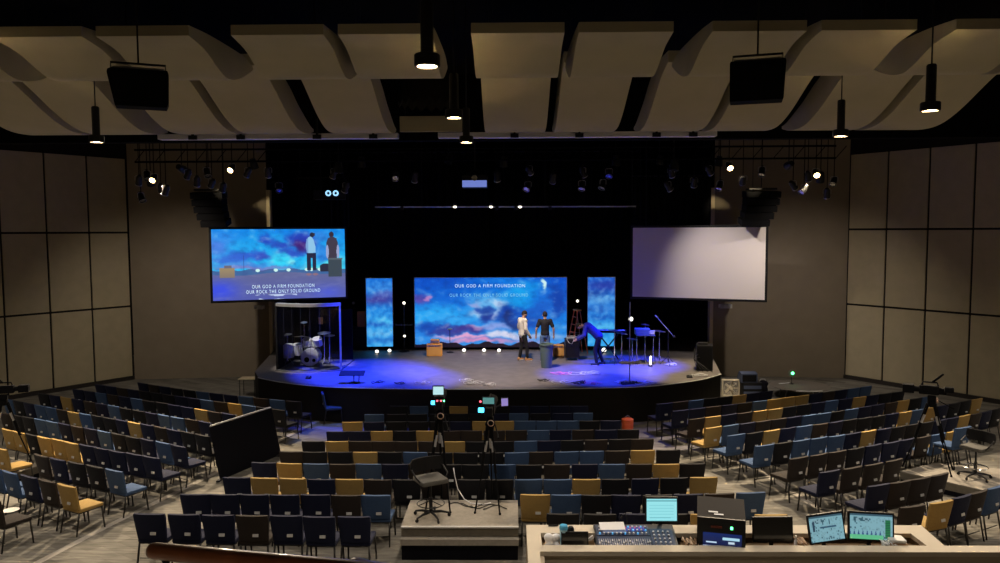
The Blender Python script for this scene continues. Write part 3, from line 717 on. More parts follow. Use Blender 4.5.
def led_wall():
    Y = 28.5
    def panel(px0, px1, py0, py1, fn, n, label):
        a = at(px0, py0, Y); c = at(px1, py1, Y); wd = c.x-a.x; h = a.z-c.z
        t = thing('video_wall', label, 'screen', ((a.x+c.x)/2, Y, c.z), 0, 'video wall panels at the back of the stage')
        o = picture_grid(wd, h, n, int(n*h/wd), fn, 'screen_face', t)
        MB().box((0, .07, h/2), (wd+.03, .12, h+.03)).build('panel_housing', M['black_plastic'], t)
        b = MB(); b.box((0, -.005, h+.012), (wd+.05, .03, .022)).box((-wd/2-.012, -.005, h/2), (.02, .03, h)).box((wd/2+.012, -.005, h/2), (.02, .03, h))
        b.build('edge_trim', M['silver_metal'], t)
        b = MB()
        zz = ZS - c.z
        for sx in (-.42, .42): b.box((sx*wd, .2, (h+zz)/2), (.06, .08, h-zz)).box((sx*wd, .3, zz+.03), (.08, .5, .06))
        b.build('stand', M['black_metal'], t)
        return t, wd, h
    panel(366, 393, 278.5, 346.5, lambda u, v: side_sky(u, v, 0, [(.5, .30, .9, .07, (70, 60, 150), .9), (.7, .22, .4, .04, (150, 110, 180), .5), (.5, .13, .7, .08, (60, 140, 225), .8), (.7, .65, .4, .06, (90, 205, 245), .8), (.4, .68, .5, .03, (30, 90, 190), .8), (.5, .80, .8, .03, (110, 190, 240), .8), (.5, .90, .8, .04, (40, 110, 200), .7)]),
          44, 'narrow left video panel showing blue sky with a purple cloud')
    t, wd, h = panel(414.5, 566.5, 278, 347, sky, 300, 'wide centre video wall with sunset clouds and two lines of lyrics')
    k = wd/152.0
    def tx(body, x0, x1, y, m, nm):
        zc = h - (y-278)*k; o = text(body, .175, (((x0+x1)/2-490.5)*k, -.015, zc), (PI/2, 0, 0), m, t, nm)
        dx = max(v.co.x for v in o.data.vertices)-min(v.co.x for v in o.data.vertices)
        if dx > 0: o.scale = (min(2.2, (x1-x0)*k/dx), 1, 1)
    tx('OUR GOD A FIRM FOUNDATION', 455, 525, 286.2, M['text_white'], 'lyric_line')
    tx('OUR ROCK THE ONLY SOLID GROUND', 449.5, 528, 295.6, M['text_dim'], 'lyric_line')
    panel(588, 614.5, 277.5, 346, lambda u, v: side_sky(u, v, 5, [(.6, .12, .8, .10, (40, 60, 165), .95), (.2, .25, .5, .05, (24, 60, 150), .8), (.5, .33, .8, .05, (120, 185, 235), .7), (.4, .45, .7, .08, (50, 115, 205), .8), (.6, .58, .6, .04, (20, 80, 180), .7), (.5, .72, .8, .05, (90, 190, 240), .8), (.4, .85, .8, .03, (20, 130, 215), .6)]),
          44, 'narrow right video panel showing stormy blue clouds')
led_wall()

def camera_view(u, v):
    """the picture on the left screen: the stage from a camera, cooler and brighter"""
    # floor begins at v = .66
    if v > .635 + .02*math.sin(u*9):
        n = fbm(u*10, v*20, 2.2)
        c = mixc((98, 104, 150), (84, 92, 170), (v-.63)*2.6)
        c = mixc(c, (60, 80, 225), math.exp(-((u-.05)/.13)**2-((v-.86)/.14)**2)*1.1)
        c = mixc(c, (80, 95, 215), math.exp(-((u-.86)/.12)**2-((v-.92)/.10)**2)*.8)
        c = mixc(c, (140, 145, 190), max(0, n)*.3)
        if v > .93 and .3 < u < .62 and n > .12: c = (190, 205, 235)
    else:
        wx = fbm(u*8, v*6, 1.3)*.05; wy = fbm(u*8, v*6, 7.7)*.06; uu, vv = u+wx, v+wy
        c = mixc((20, 135, 230), (40, 190, 245), vv*2)
        for bu, bv, su, sv, col, wt in [(.05, .10, .12, .1, (60, 140, 235), .6), (.02, .25, .1, .10, (90, 110, 220), .6), (.25, .36, .14, .05, (50, 80, 200), .8), (.38, .38, .08, .04, (60, 80, 190), .8),
                (.12, .42, .12, .05, (55, 95, 210), .8), (.20, .50, .2, .04, (80, 120, 215), .7), (.42, .16, .07, .07, (40, 70, 190), .9), (.52, .24, .06, .05, (45, 70, 185), .9),
                (.50, .12, .05, .06, (40, 170, 240), .6), (.66, .12, .09, .10, (40, 60, 180), .9), (.70, .22, .10, .10, (50, 55, 175), .8), (.645, .25, .04, .07, (70, 30, 110), .9),
                (.56, .34, .08, .05, (50, 70, 190), .8), (.47, .42, .06, .08, (60, 225, 250), .8), (.55, .46, .03, .04, (140, 240, 245), .8), (.82, .35, .06, .1, (50, 130, 225), .8), (.8, .12, .06, .1, (60, 140, 230), .7),
                (.88, .50, .10, .06, (90, 220, 230), .8), (.86, .56, .12, .03, (110, 235, 190), .8), (.30, .55, .3, .03, (130, 120, 195), .8), (.55, .575, .2, .02, (90, 190, 225), .8)]:
            d = ((uu-bu)/su)**2 + ((vv-bv)/sv)**2
            if d < 4: c = mixc(c, col, wt*math.exp(-d*d*.55))
        n = fbm(u*15, v*11, 4.1, 5); c = mixc(c, (190, 235, 250), max(0, n-.15)*.4) if n > 0 else mixc(c, (20, 45, 130), -n*.3)
        if v > .575 + .012*math.sin(u*40): c = mixc(c, (70, 75, 130), .75)
    def el(cu, cv, su, sv): return ((u-cu)/su)**2 + ((v-cv)/sv)**2 < 1
    # tan amplifier and lamp stand at the left
    if .05 < u < .16 and .54 < v < .68: c = mixc((160, 140, 105), (120, 110, 110), (v-.54)*5)
    if .085 < u < .14 and .51 < v < .545: c = (110, 105, 120)
    if abs(u-.228) < .0025 and .37 < v < .6: c = (40, 60, 130)
    for cu in (.33, .465, .56, .70, .80, .735):
        if el(cu, .585, .016, .022): c = (205, 245, 240)
    # man in the pale shirt
    if el(.745, .085, .017, .036): c = (34, 40, 60)
    if .748 < u < .766 and .06 < v < .10: c = (52, 48, 62)
    if el(.730, .24, .034, .13) or (.70 < u < .77 and .14 < v < .34 and u < .735+v*.14): c = (142, 196, 232) if u > .715 else (120, 160, 215)
    if .703 < u < .774 and .345 < v < .60:
        if not (.734 < u < .746 and v > .42): c = (38, 40, 66)
    if el(.715, .655, .022, .018) or el(.765, .655, .022, .018): c = (140, 110, 125)
    # man in the dark shirt
    if el(.895, .08, .019, .042): c = (56, 46, 58)
    if el(.898, .155, .016, .02): c = (150, 125, 140)
    if (.868 < u < .935 and .13 < v < .43) or el(.90, .22, .045, .11): c = (66, 60, 76)
    if el(.862, .33, .011, .10) or el(.945, .33, .011, .10): c = (155, 165, 205)
    # grey bin with the box behind it
    if .87-.004 < u < .972 and .43 < v < .70: c = (62, 74, 84)
    if .865 < u < .98 and .425 < v < .45: c = (90, 104, 112)
    if .80 < u < .868 and .50 < v < .62 and el(.845, .57, .05, .07): c = (44, 46, 66)
    return c

def side_screens():
    def place(side, label, name):
        yo, yi = 25.4, 26.9
        if side < 0: a = at(211, 229, yo); b_ = at(344.5, 229.3, yi); lo = at(212, 301, yo)
        else: a = at(633, 228, yi); b_ = at(766, 227, yo); lo = at(766, 300, yo)
        zt = (a.z+b_.z)/2; h = zt-lo.z
        ang = math.atan2(b_.y-a.y, b_.x-a.x); wd = math.hypot(b_.x-a.x, b_.y-a.y)
        t = thing(name, label, 'screen', ((a.x+b_.x)/2, (a.y+b_.y)/2, lo.z), ang)
        MB().box((0, .05, h/2), (wd+.16, .08, h+.16), bev=.01).build('frame', M['black_plastic'], t)
        for sx in (-.4, .4): MB().cyl((sx*wd, .05, h+.05), (sx*wd, .05, 9.553-lo.z), .012, n=6).build('hanger_wire', M['black_metal'], t)
        return t, wd, h
    t, wd, h = place(-1, 'lit left screen showing two men on stage and lyrics', 'projection_screen')
    o = picture_grid(wd, h, 320, 180, camera_view, 'screen_face', t); o.location = (0, .003, 0)
    k = wd/918.0
    def tx(body, x0, x1, y):
        zc = h*(1-(y-38)/492.0); o = text(body, .17, (((x0+x1)/2-500)*k, -.008, zc), (PI/2, 0, 0), M['text_white'], t, 'lyric_line')
        dx = max(v.co.x for v in o.data.vertices)-min(v.co.x for v in o.data.vertices)
        if dx > 0: o.scale = (min(2.2, (x1-x0)*k/dx), 1, 1)
    tx('OUR GOD A FIRM FOUNDATION', 303, 735, 441)
    tx('OUR ROCK THE ONLY SOLID GROUND', 262, 775, 477)
    t, wd, h = place(1, 'blank grey-white projection screen at the right of the stage', 'projection_screen')
    b = MB(); b.face([b._v((-wd/2, .003, 0)), b._v((wd/2, .003, 0)), b._v((wd/2, .003, h)), b._v((-wd/2, .003, h))])
    b.build('screen_face', M['projection_white'], t)
side_screens()

# ------------------------------------------------------------------ rig over the stage
def par_can(x, y, z, tilt, pan, label, lit=0, s=1.0):
    t = thing('stage_light', label, 'stage light', (x, y, z), pan, 'black stage lights on the rig')
    t.scale = (s, s, s)
    MB().tube([(0, 0, .24), (0, 0, .12)], .014, n=6).build('clamp', M['black_metal'], t)
    b = MB(); b.tube([(-.11, 0, -.02), (-.11, 0, .1), (-.08, 0, .13), (.08, 0, .13), (.11, 0, .1), (.11, 0, -.02)], .010, n=6)
    b.build('yoke', M['silver_metal'] if lit != 3 else M['black_metal'], t)
    mt = Matrix.Rotation(tilt, 4, 'X')
    b = MB(); b.lathe([(.0, .17), (.05, .17), (.085, .08), (.09, -.10), (.10, -.16), (.082, -.16), (.078, -.10), (.0, -.02)], n=16, M=mt)
    b.build('lamp_body', M['black_metal'], t, smooth=True)
    b = MB(); b.lathe([(.0, -.145), (.079, -.145)], n=16, M=mt)
    b.build('lens', M['lamp_warm'] if lit == 1 else M['chrome'], t)
    MB().lathe([(.098, -.165), (.104, -.165), (.104, -.15), (.098, -.15)], n=16, M=mt, close=True).build('lens_ring', M['silver_metal'], t, smooth=True)
    return t
def rig():
    t = thing('lighting_pipe', 'thin black lighting pipe crossing above the video wall', 'pipe', (0, 27.4, 0))
    a = at(375, 207, 27.4); c = at(636, 206.3, 27.4)
    MB().cyl((a.x, 0, a.z), (c.x, 0, c.z), .03, n=10).build('pipe', M['silver_metal'], t)
    for px in (378, 422, 545, 632):
        q = at(px, 206.5, 27.4); MB().cyl((q.x, 0, q.z), (q.x, 0, 9.553), .012, n=6).build('drop_wire', M['black_metal'], t)
    for px in (402, 497, 516, 550):
        q = at(px, 207, 27.4); MB().box((q.x, 0, q.z-.04), (.12, .06, .14)).build('coupler', M['black_metal'], t)
    for nm, px in (('left', 455), ('middle', 491), ('right', 520)):
        q = at(px, 205.5, 27.2)
        g = thing('pipe_spotlight', 'tiny lit warm spotlight on the pipe, %s one of three' % nm, 'spotlight', tuple(q), 0, 'small lit spotlights on the pipe')
        MB().tube([(0, .05, .05), (0, .2, -.02)], .03, n=6).build('clamp', M['black_metal'], g)
        MB().lathe([(.0, .12), (.06, .12), (.075, -.06), (.0, -.06)], n=14, M=Matrix.Rotation(.5, 4, 'X')).build('lamp_body', M['black_metal'], g, smooth=True)
        MB().ball((0, -.03, -.05), .05, (1.3, 1, .8)).build('lens', M['lamp_small'], g, smooth='all')
    t = thing('lighting_truss', 'long black lighting pipe carrying the stage lights', 'truss', (0, 22.0, 0))
    z = at(500, 160, 22).z
    for dz in (0, .35): MB().cyl((-10.2, 0, z+dz), (10.2, 0, z+dz), .028, n=8).build('chord', M['black_paint'], t)
    for i in range(35): MB().cyl((-10.2+i*.6, 0, z), (-10.2+i*.6+.3*(1 if i % 2 else 1), 0, z+.35), .012, n=5).build('brace', M['black_paint'], t)
    spots = [(139, 180, 0, 'lowest left of the far left cluster'), (141, 197, 0, 'bottom of the far left cluster'), (147, 175, 0, 'top of the far left cluster'), (154, 178, 1, 'lit in the far left cluster'), (161, 188, 0, 'inner side of the far left cluster'), (166, 190, 0, 'lower inner end of the far left cluster'),
             (188, 174, 0, 'between the left cluster and the lit left lamp'), (197, 181, 0, 'tilted, left of the lit left lamp'), (207, 172, 0, 'upper, left of the lit left lamp'), (212, 183, 0, 'lower, left of the lit left lamp'), (223, 187, 0, 'right below the lit left lamp'), (232, 168, 1, 'brightly lit at the left, alone'),
             (248, 172, 0, 'right of the lit left lamp'), (268, 172, 0, 'above the cream wall edge at left'), (279, 187, 0, 'below the left rig end'), (334, 173, 0, 'above the left screen edge'), (346, 187, 0, 'lower, right of the left screen edge'),
             (396, 176, 3, 'dim, left of the projector'), (415, 177, 3, 'dim, nearer left of the projector'), (497, 176, 3, 'right beside the projector'), (529, 170, 0, 'upper, right of the projector'), (528, 186, 0, 'lower, right of the projector'), (553, 178, 3, 'in the middle right of the rig'),
             (583, 172, 0, 'upper, with ring, right of centre'), (582, 185, 0, 'lower, right of centre'), (603, 184, 0, 'left of the blank screen, lower'), (609, 173, 0, 'left of the blank screen, upper'), (671, 172, 0, 'above the blank screen, upper'), (668, 186, 0, 'above the blank screen, lower'),
             (709, 170, 0, 'left of the lit right lamp'), (694, 182, 0, 'lower left of the lit right lamp'), (729, 166, 1, 'brightly lit at the right, alone'), (720, 185, 0, 'below the lit right lamp'), (743, 180, 0, 'right of the lit right lamp'), (762, 171, 0, 'far right of the lit right lamp'),
             (793, 185, 0, 'outer left of the far right cluster'), (804, 189, 0, 'bottom of the far right cluster'), (808, 176, 0, 'top of the far right cluster'), (816, 173, 1, 'lit in the far right cluster'), (827, 193, 0, 'lower right end of the far right cluster'), (834, 181, 0, 'rightmost of the far right cluster')]
    rr = random.Random(9)
    for px, py, lit, where in spots:
        Y = 22.0 - .3*(len(COL.objects) % 3) if lit != 1 else 21.5
        q = at(px, py, Y)
        tl = rr.uniform(.5, 1.0); pn = math.atan2(0-q.x, 4)*.6 + rr.uniform(-.4, .4) + (PI if px % 3 == 0 and lit != 1 else 0)
        if lit == 1: tl = -1.0; pn = rr.uniform(-.2, .2)
        t = par_can(q.x, q.y, q.z, tl, pn, 'black stage light, %s' % where, lit, .95)
        # the stem that joins it to the truss
        b = MB(); b.tube([(0, 0, .2), (0, 0, (9.553-q.z)/.95)], .012, n=6); b.build('drop_arm', M['black_paint'], t)
        if lit == 1:
            t['label'] = t['label'].replace('black stage light', 'lit stage light')
            l = bpy.data.lights.new('front', 'SPOT'); l.energy = FRONT_W; l.color = (1, .80, .55); l.spot_size = R(98); l.spot_blend = 1; l.shadow_soft_size = .25
            o = bpy.data.objects.new('bulb', l); COL.objects.link(o); o.parent = t
            d = Vector((q.x*.9, 14.3, 0))-q; o.rotation_euler = (0, 0, 0)
            o.matrix_local = Matrix.Rotation(-pn, 4, 'Z') @ d.to_track_quat('-Z', 'Y').to_matrix().to_4x4(); o.location = Matrix.Rotation(-pn, 3, 'Z') @ (d.normalized()*.22)
    # projector
    a = at(462, 175, 20.6); c = at(487, 187, 20.6)
    t = thing('projector', 'ceiling projector with pale blue face hanging over centre stage', 'projector', ((a.x+c.x)/2, 20.6, c.z))
    wd = c.x-a.x; h = a.z-c.z
    MB().box((0, .3, h/2), (wd, .55, h), bev=.02).build('case', M['black_plastic'], t)
    b = MB(); b.box((0, .02, h*.28), (wd*.98, .02, h*.55)); b.build('front_panel', M['projector_face'], t)
    MB().lathe([(.0, 0), (.07, 0), (.08, .08), (.0, .08)], n=16, M=Matrix.Rotation(PI/2, 4, 'X'), c=(.0, .03, h*.75)).build('lens', M['chrome'], t, smooth=True)
    b = MB(); b.tube([(-.25, .3, h), (0, .3, h+.2), (.25, .3, h)], .015, n=6).cyl((0, .3, h+.2), (0, .3, 9.553-c.z), .02, n=8); b.build('mount', M['black_metal'], t)
    # twin white lamp box at the upper left
    q = at(329, 195, 26.2)
    t = thing('twin_lamp', 'twin round blue-white lamps above the lit left screen', 'lamp', tuple(q))
    MB().box((0, .1, 0), (1.1, .2, .32), bev=.02).build('case', M['black_plastic'], t)
    for sx in (-.02, .24): MB().lathe([(.05, 0), (.10, 0), (.10, .02), (.05, .02)], n=18, M=Matrix.Rotation(PI/2, 4, 'X'), c=(sx, -.012, .06), close=True).build('lens_ring', M['led_ring'], t)
    MB().cyl((-.3, .1, .15), (-.3, .1, 9.553-q.z), .012, n=6).build('drop_wire', M['black_metal'], t)
mat('led_ring', (.4, .7, .9), .5, emit=(.35, .7, 1), estr=1.3)
rig()

def line_array(px0, px1, py0, py1, side, label):
    Y = 25.2; a = at(px0, py0, Y); c = at(px1, py1, Y)
    t = thing('line_array', label, 'loudspeaker', ((a.x+c.x)/2, Y, a.z)); wd = c.x-a.x; h = a.z-c.z; n = 5
    for i in range(n):
        b = MB(); f = i/n
        b.box((-side*wd*.20*f*f*2, -.02-.25*f*f, -h*(i+.5)/n), (wd*(1-.25*f), .5, h/n*.94), rot=(.10+.22*f, 0, 0), bev=.02)
        b.build('speaker_module', M['grille'], t)
    MB().box((0, 0, .06), (wd*.8, .4, .06)).build('fly_bar', M['black_metal'], t)
    MB().cyl((0, 0, .05), (0, 0, 9.553-a.z), .015, n=6).build('cable', M['black_metal'], t)
line_array(193, 226, 192, 226, -1, 'curved black line array loudspeaker hanging above the lit left screen')
line_array(744, 778, 191, 225, 1, 'curved black line array loudspeaker hanging above the blank right screen')

# ------------------------------------------------------------------ stage wash: spot lights, the later ones added to brighten screen and walls
def wash(x, y, z, target, col, watts, size, nm, blend=.6):
    t = thing('wash_light', nm, 'stage light', (x, y, z), 0, 'black wash lights over the stage')
    d = Vector(target)-Vector((x, y, z)); q = d.to_track_quat('-Z', 'Y').to_matrix().to_4x4()
    MB().lathe([(.0, .2), (.08, .2), (.11, .05), (.12, -.1), (.10, -.1), (.095, .0), (.0, .0)], n=16, M=q).build('lamp_body', M['black_metal'], t, smooth=True)
    MB().cyl((0, 0, .1), (0, 0, 9.553-z), .015, n=6).build('clamp', M['black_metal'], t)
    l = bpy.data.lights.new('wash', 'SPOT'); l.energy = watts; l.color = col; l.spot_size = size; l.spot_blend = blend; l.shadow_soft_size = .08
    o = bpy.data.objects.new('bulb', l); COL.objects.link(o); o.parent = t
    o.matrix_local = q.copy(); o.location = d.normalized()*.13
    return t
BLUE = (.02, .04, 1.0)
wash(-3.6, 22.3, 7.6, (-3.9, 23.9, ZS), BLUE, STAGE_BLUE_W, R(44), 'black wash light above the left part of the stage, lighting it blue')
wash(-1.2, 24.5, 7.9, (-2.8, 22.9, ZS), BLUE, STAGE_BLUE_W*.5, R(40), 'black wash light above left of centre, lighting the stage blue')
wash(3.9, 22.3, 7.6, (3.7, 23.6, ZS), BLUE, STAGE_BLUE_W*.7, R(38), 'black wash light above the right part of the stage, lighting it blue')
wash(5.6, 24.4, 7.8, (4.9, 25.2, ZS+.5), BLUE, STAGE_BLUE_W*.7, R(36), 'black wash light above the percussion stands, lighting them blue')
wash(.6, 22.4, 7.6, (.3, 24.6, ZS), (1, .82, .70), STAGE_WHITE_W*.75, R(66), 'black wash light above centre stage, lighting it white')
wash(7.0, 22.6, 7.6, (6.6, 24.0, ZS), (1, .80, .5), STAGE_WHITE_W*.7, R(44), 'black wash light above the right end of the stage, lighting it warm')
wash(-6.9, 22.6, 7.6, (-6.0, 24.9, ZS+.5), (1, .9, .75), STAGE_WHITE_W*.7, R(24), 'black wash light above the drum booth')
wash(-3.9, 20.6, 7.3, (-4.1, 20.6, 0), (.22, .38, 1), STAGE_BLUE_W*.07, R(26), 'black wash light over the lone chair before the stage')
wash(5.2, 20.4, 7.3, (4.9, 19.8, 0), BLUE, STAGE_BLUE_W*.05, R(24), 'black wash light over the right aisle before the stage')
wash(5.7, 22.8, 7.45, (9.0, 26.5, 2.6), (1, .88, .80), 560.0, R(62), 'added wash light above the right, brightening the blank screen', .95)  # added lamp that only serves to brighten the screen
wash(-9.9, 22.3, 7.1, (-11.4, 28, .2), (1, .86, .70), 480.0, R(100), 'added wash light above the left, brightening the brown wall', 1.0)  # added pair, left and right, to lift the brown walls beside the stage
wash(9.9, 22.3, 7.1, (11.4, 28, .2), (1, .86, .70), 480.0, R(100), 'added wash light above the right, brightening the brown wall', 1.0)
for sd, wd_ in ((-1, 'left'), (1, 'right')):  # narrow spots added to make the cream wall edges bright
    wash(sd*9.0, 22.4, 7.5, (sd*8.47, 28.65, 6.2), (1, .82, .5), 420.0, R(13), 'small added wash light brightening the cream wall edge at the %s' % wd_, .3)
# ================================================================== people
def capsule(b, p, q, r0, r1, n=12, k=4):
    """tapered limb with rounded ends"""
    b.tube([p, q], [r0, r1], n=n); b.ball(p, r0, seg=n, rings=8); b.ball(q, r1, seg=n, rings=8)
def fuse(o, voxel):
    m = o.modifiers.new('fuse', 'REMESH'); m.mode = 'VOXEL'; m.voxel_size = voxel; m.use_smooth_shade = True
    s = o.modifiers.new('smooth', 'SMOOTH'); s.factor = .5; s.iterations = 3
def person(loc, rz, label, J, cloth):
    """J: joints in the person's own space (z up, +Y is the way he faces). cloth: materials by garment"""
    t = thing('person', label, 'person', loc, rz)
    V = Vector; J = {k: V(v) for k, v in J.items()}
    up = (J['head']-J['neck']).normalized(); face = V(J.get('face', (0, 1, 0))).normalized(); side = face.cross(up).normalized()
    b = MB()
    hd = J['head']
    fr = Matrix((side, face, up)).transposed()
    def H(x, y, z): return hd + side*x + face*y + up*z
    b.ball(hd + up*.015, .1, (.80, .98, 1.12), seg=18, rings=14, rot=tuple(fr.to_euler()))
    b.ball(H(0, .035, -.065), .062, (.86, .9, .85))                       # jaw
    b.ball(H(0, .103, -.012), .016, (.8, 1.1, 1.4)); b.ball(H(0, .092, -.052), .02, (1.2, .5, .5))
    for s in (-1, 1): b.ball(H(s*.082, -.005, -.008), .024, (.4, .9, 1.3))
    capsule(b, J['neck']-up*.02, hd-up*.06, .056, .052)
    # torso
    ch = (J['sl']+J['sr'])/2
    capsule(b, J['pelvis'], J['waist'], .13, .12); capsule(b, J['waist'], ch-up*.06, .12, .13)
    for s in ('l', 'r'):
        capsule(b, ch-up*.08, J['s'+s], .10, .065)
        capsule(b, J['s'+s], J['e'+s], .052, .040); capsule(b, J['e'+s], J['h'+s], .040, .028)
        hdv = (J['h'+s]-J['e'+s]).normalized(); sd = hdv.cross(face); sd = sd.normalized() if sd.length > .01 else side
        nrm = sd.cross(hdv).normalized(); palm = J['h'+s]+hdv*.05
        b.tube([J['h'+s], palm, J['h'+s]+hdv*.09], [.026, .036, .034], n=8)
        for f in range(4):
            base = J['h'+s]+hdv*.09+nrm*((f-1.5)*.020); L = (.062, .075, .070, .055)[f]
            m1 = base+hdv*L*.5; m2 = m1+(hdv*.75+sd*(.5 if s == 'l' else -.5)).normalized()*L*.5
            b.tube([base, m1, m2], [.0105, .0098, .008], n=6)
        b.tube([J['h'+s]+hdv*.03+nrm*-.03, J['h'+s]+hdv*.06+nrm*-.055, J['h'+s]+hdv*.10+nrm*-.06], [.012, .011, .009], n=6)
        capsule(b, J['pelvis'] + (J['t'+s]-J['pelvis'])*.6, J['k'+s], .082, .055); capsule(b, J['k'+s], J['f'+s], .055, .038)
        fd = V(J.get('fd'+s, (0, 1, 0))).normalized()
        capsule(b, J['f'+s]-V((0, 0, .03))-fd*.03, J['f'+s]-V((0, 0, .045))+fd*.13, .036, .030)
    body = b.build('body', M['skin'], t, smooth='all'); fuse(body, .011)
    for s in (-1, 1): MB().ball(H(s*.031, .094, .008), .009).build('eye', M['white_plastic'], t, smooth='all')
    b = MB(); b.ball(hd + up*.035 - face*.012, .103, (.84, .98, 1.06), seg=18, rings=14, rot=tuple(fr.to_euler()))
    hr = b
    for v in list(hr.bm.verts):
        d = v.co-hd
        if d.dot(face) > .045 and d.dot(up) < .07: v.co -= face*.05
        if d.dot(up) < -.05: v.co += up*(-.05-d.dot(up))*.8
    hr.build('hair', M['hair'], t, smooth='all')
    # shirt or jacket
    b = MB(); g = .020 if cloth.get('loose') else .012
    capsule(b, J['pelvis']+(J['waist']-J['pelvis'])*(.1 if cloth.get('loose') else .35), J['waist'], .145+g, .13+g); capsule(b, J['waist'], ch-up*.07, .13+g, .14+g)
    for s in ('l', 'r'):
        capsule(b, ch-up*.07, J['s'+s], .105+g, .070+g)
        if cloth['sleeve'] == 'long':
            capsule(b, J['s'+s], J['e'+s], .058+g, .050+g); capsule(b, J['e'+s], J['h'+s]+(J['e'+s]-J['h'+s])*.06, .050+g, .036+g)
        else:
            capsule(b, J['s'+s], J['s'+s]+(J['e'+s]-J['s'+s])*.62, .060+g, .055+g)
    b.tube([J['neck']-up*.06, J['neck']-up*.005], [.085+g, .062+g], n=12)
    o = b.build(cloth['top_name'], M[cloth['top']], t, smooth='all'); fuse(o, .016)
    b = MB()
    capsule(b, J['pelvis']-V((0, 0, .0)), J['pelvis']+(J['waist']-J['pelvis'])*.4, .147, .142)
    for s in ('l', 'r'):
        capsule(b, J['t'+s], J['k'+s], .094, .070); capsule(b, J['k'+s], J['f'+s]+(J['k'+s]-J['f'+s])*.10, .070, .056)
    o = b.build('trousers', M[cloth['legs']], t, smooth='all'); fuse(o, .016)
    for s in ('l', 'r'):
        fd = V(J.get('fd'+s, (0, 1, 0))).normalized(); c = J['f'+s]
        b = MB(); a = c-V((0, 0, .035))-fd*.045; e = c-V((0, 0, .050))+fd*.16
        capsule(b, a, e, .048, .040); capsule(b, a+V((0, 0, .03)), a+V((0, 0, .05))+fd*.05, .045, .04)
        for v in b.bm.verts:
            if v.co.z < .006: v.co.z = .006
        sh = b.build('shoe', M[cloth['shoe']], t, smooth='all')
        MB().tube([V((a.x, a.y, .012)), V((e.x, e.y, .012))], .042, n=10).build('sole', M['sole_white'], sh)
        for v in sh.children[0].data.vertices: v.co.z = max(.001, min(.022, v.co.z))
    return t
STAND = dict(pelvis=(0, 0, .93), waist=(0, .0, 1.10), sl=(-.185, -.01, 1.43), sr=(.185, -.01, 1.43), neck=(0, 0, 1.49), head=(0, .02, 1.63),
             el=(-.25, -.03, 1.14), er=(.25, -.03, 1.14), hl=(-.24, .06, .90), hr=(.24, .06, .90), tl=(-.09, 0, .88), tr=(.09, 0, .88),
             kl=(-.10, .03, .50), kr=(.10, .03, .50), fl=(-.11, 0, .085), fr=(.11, 0, .085))
j = dict(STAND); j.update(head=(.0, .06, 1.625), neck=(0, .01, 1.49), face=(0, .9, -.55), fl=(-.14, -.06, .085), kl=(-.11, .0, .5), fr=(.13, .10, .085), kr=(.12, .09, .5),
                          hl=(-.20, .16, .93), hr=(.22, .14, .90), el=(-.26, -.02, 1.15), fdl=(-.2, 1, 0), fdr=(.2, 1, 0))
q = on_plane(523, 360.5, z=ZS)
person((q.x, q.y, ZS), R(-62), 'standing man in pale loose shirt, black trousers and tan shoes, looking down', j, dict(sleeve='long', top='shirt_white', top_name='shirt', legs='trousers_black', shoe='shoe_tan', loose=True))
j = dict(STAND); j.update(el=(-.30, -.03, 1.15), er=(.30, -.03, 1.15), hl=(-.31, .03, .91), hr=(.31, .04, .91), head=(0, .03, 1.63))
q = on_plane(545, 361.8, z=ZS)
person((q.x, q.y, ZS), R(3), 'standing man in black T-shirt and blue jeans seen from behind the bin', j, dict(sleeve='short', top='shirt_black', top_name='t_shirt', legs='jeans', shoe='shoe_black'))
# bending man: faces left (-X); own +Y is his front
j = dict(pelvis=(0, -.02, .98), waist=(0, .13, 1.13), sl=(-.19, .42, 1.30), sr=(.19, .42, 1.30), neck=(0, .50, 1.33), head=(0, .62, 1.33), face=(0, .75, -.66),
         el=(-.27, .46, 1.04), er=(.25, .50, 1.02), hl=(-.20, .68, .90), hr=(.18, .72, .89), tl=(-.09, -.02, .93), tr=(.09, -.02, .93),
         kl=(-.10, .10, .52), kr=(.11, .00, .51), fl=(-.12, .04, .085), fr=(.14, -.16, .085))
q = on_plane(598, 365, z=ZS)
person((q.x, q.y, ZS), R(82), 'man in blue jacket and black trousers bending left over a black case', j, dict(sleeve='long', top='jacket_blue', top_name='jacket', legs='trousers_black', shoe='shoe_black', loose=True))

# ================================================================== things on the stage
def rubbish_bin():
    q = on_plane(546.5, 367.5, z=ZS)
    t = thing('rubbish_bin', 'tall grey-green round bin in front of the man in jeans', 'bin', (q.x, q.y, ZS))
    MB().lathe([(.0, .0), (.17, .0), (.175, .02), (.225, .78), (.215, .78), (.165, .03), (.0, .03)], n=32).build('body', M['bin_grey'], t, smooth=True)
    MB().lathe([(.222, .75), (.245, .755), (.25, .79), (.235, .80), (.215, .79)], n=32, close=True).build('rim', M['bin_grey'], t, smooth=True)
    for s in (-1, 1): MB().box((s*.235, 0, .68), (.04, .12, .03), bev=.008).build('handle', M['bin_grey'], t)
rubbish_bin()

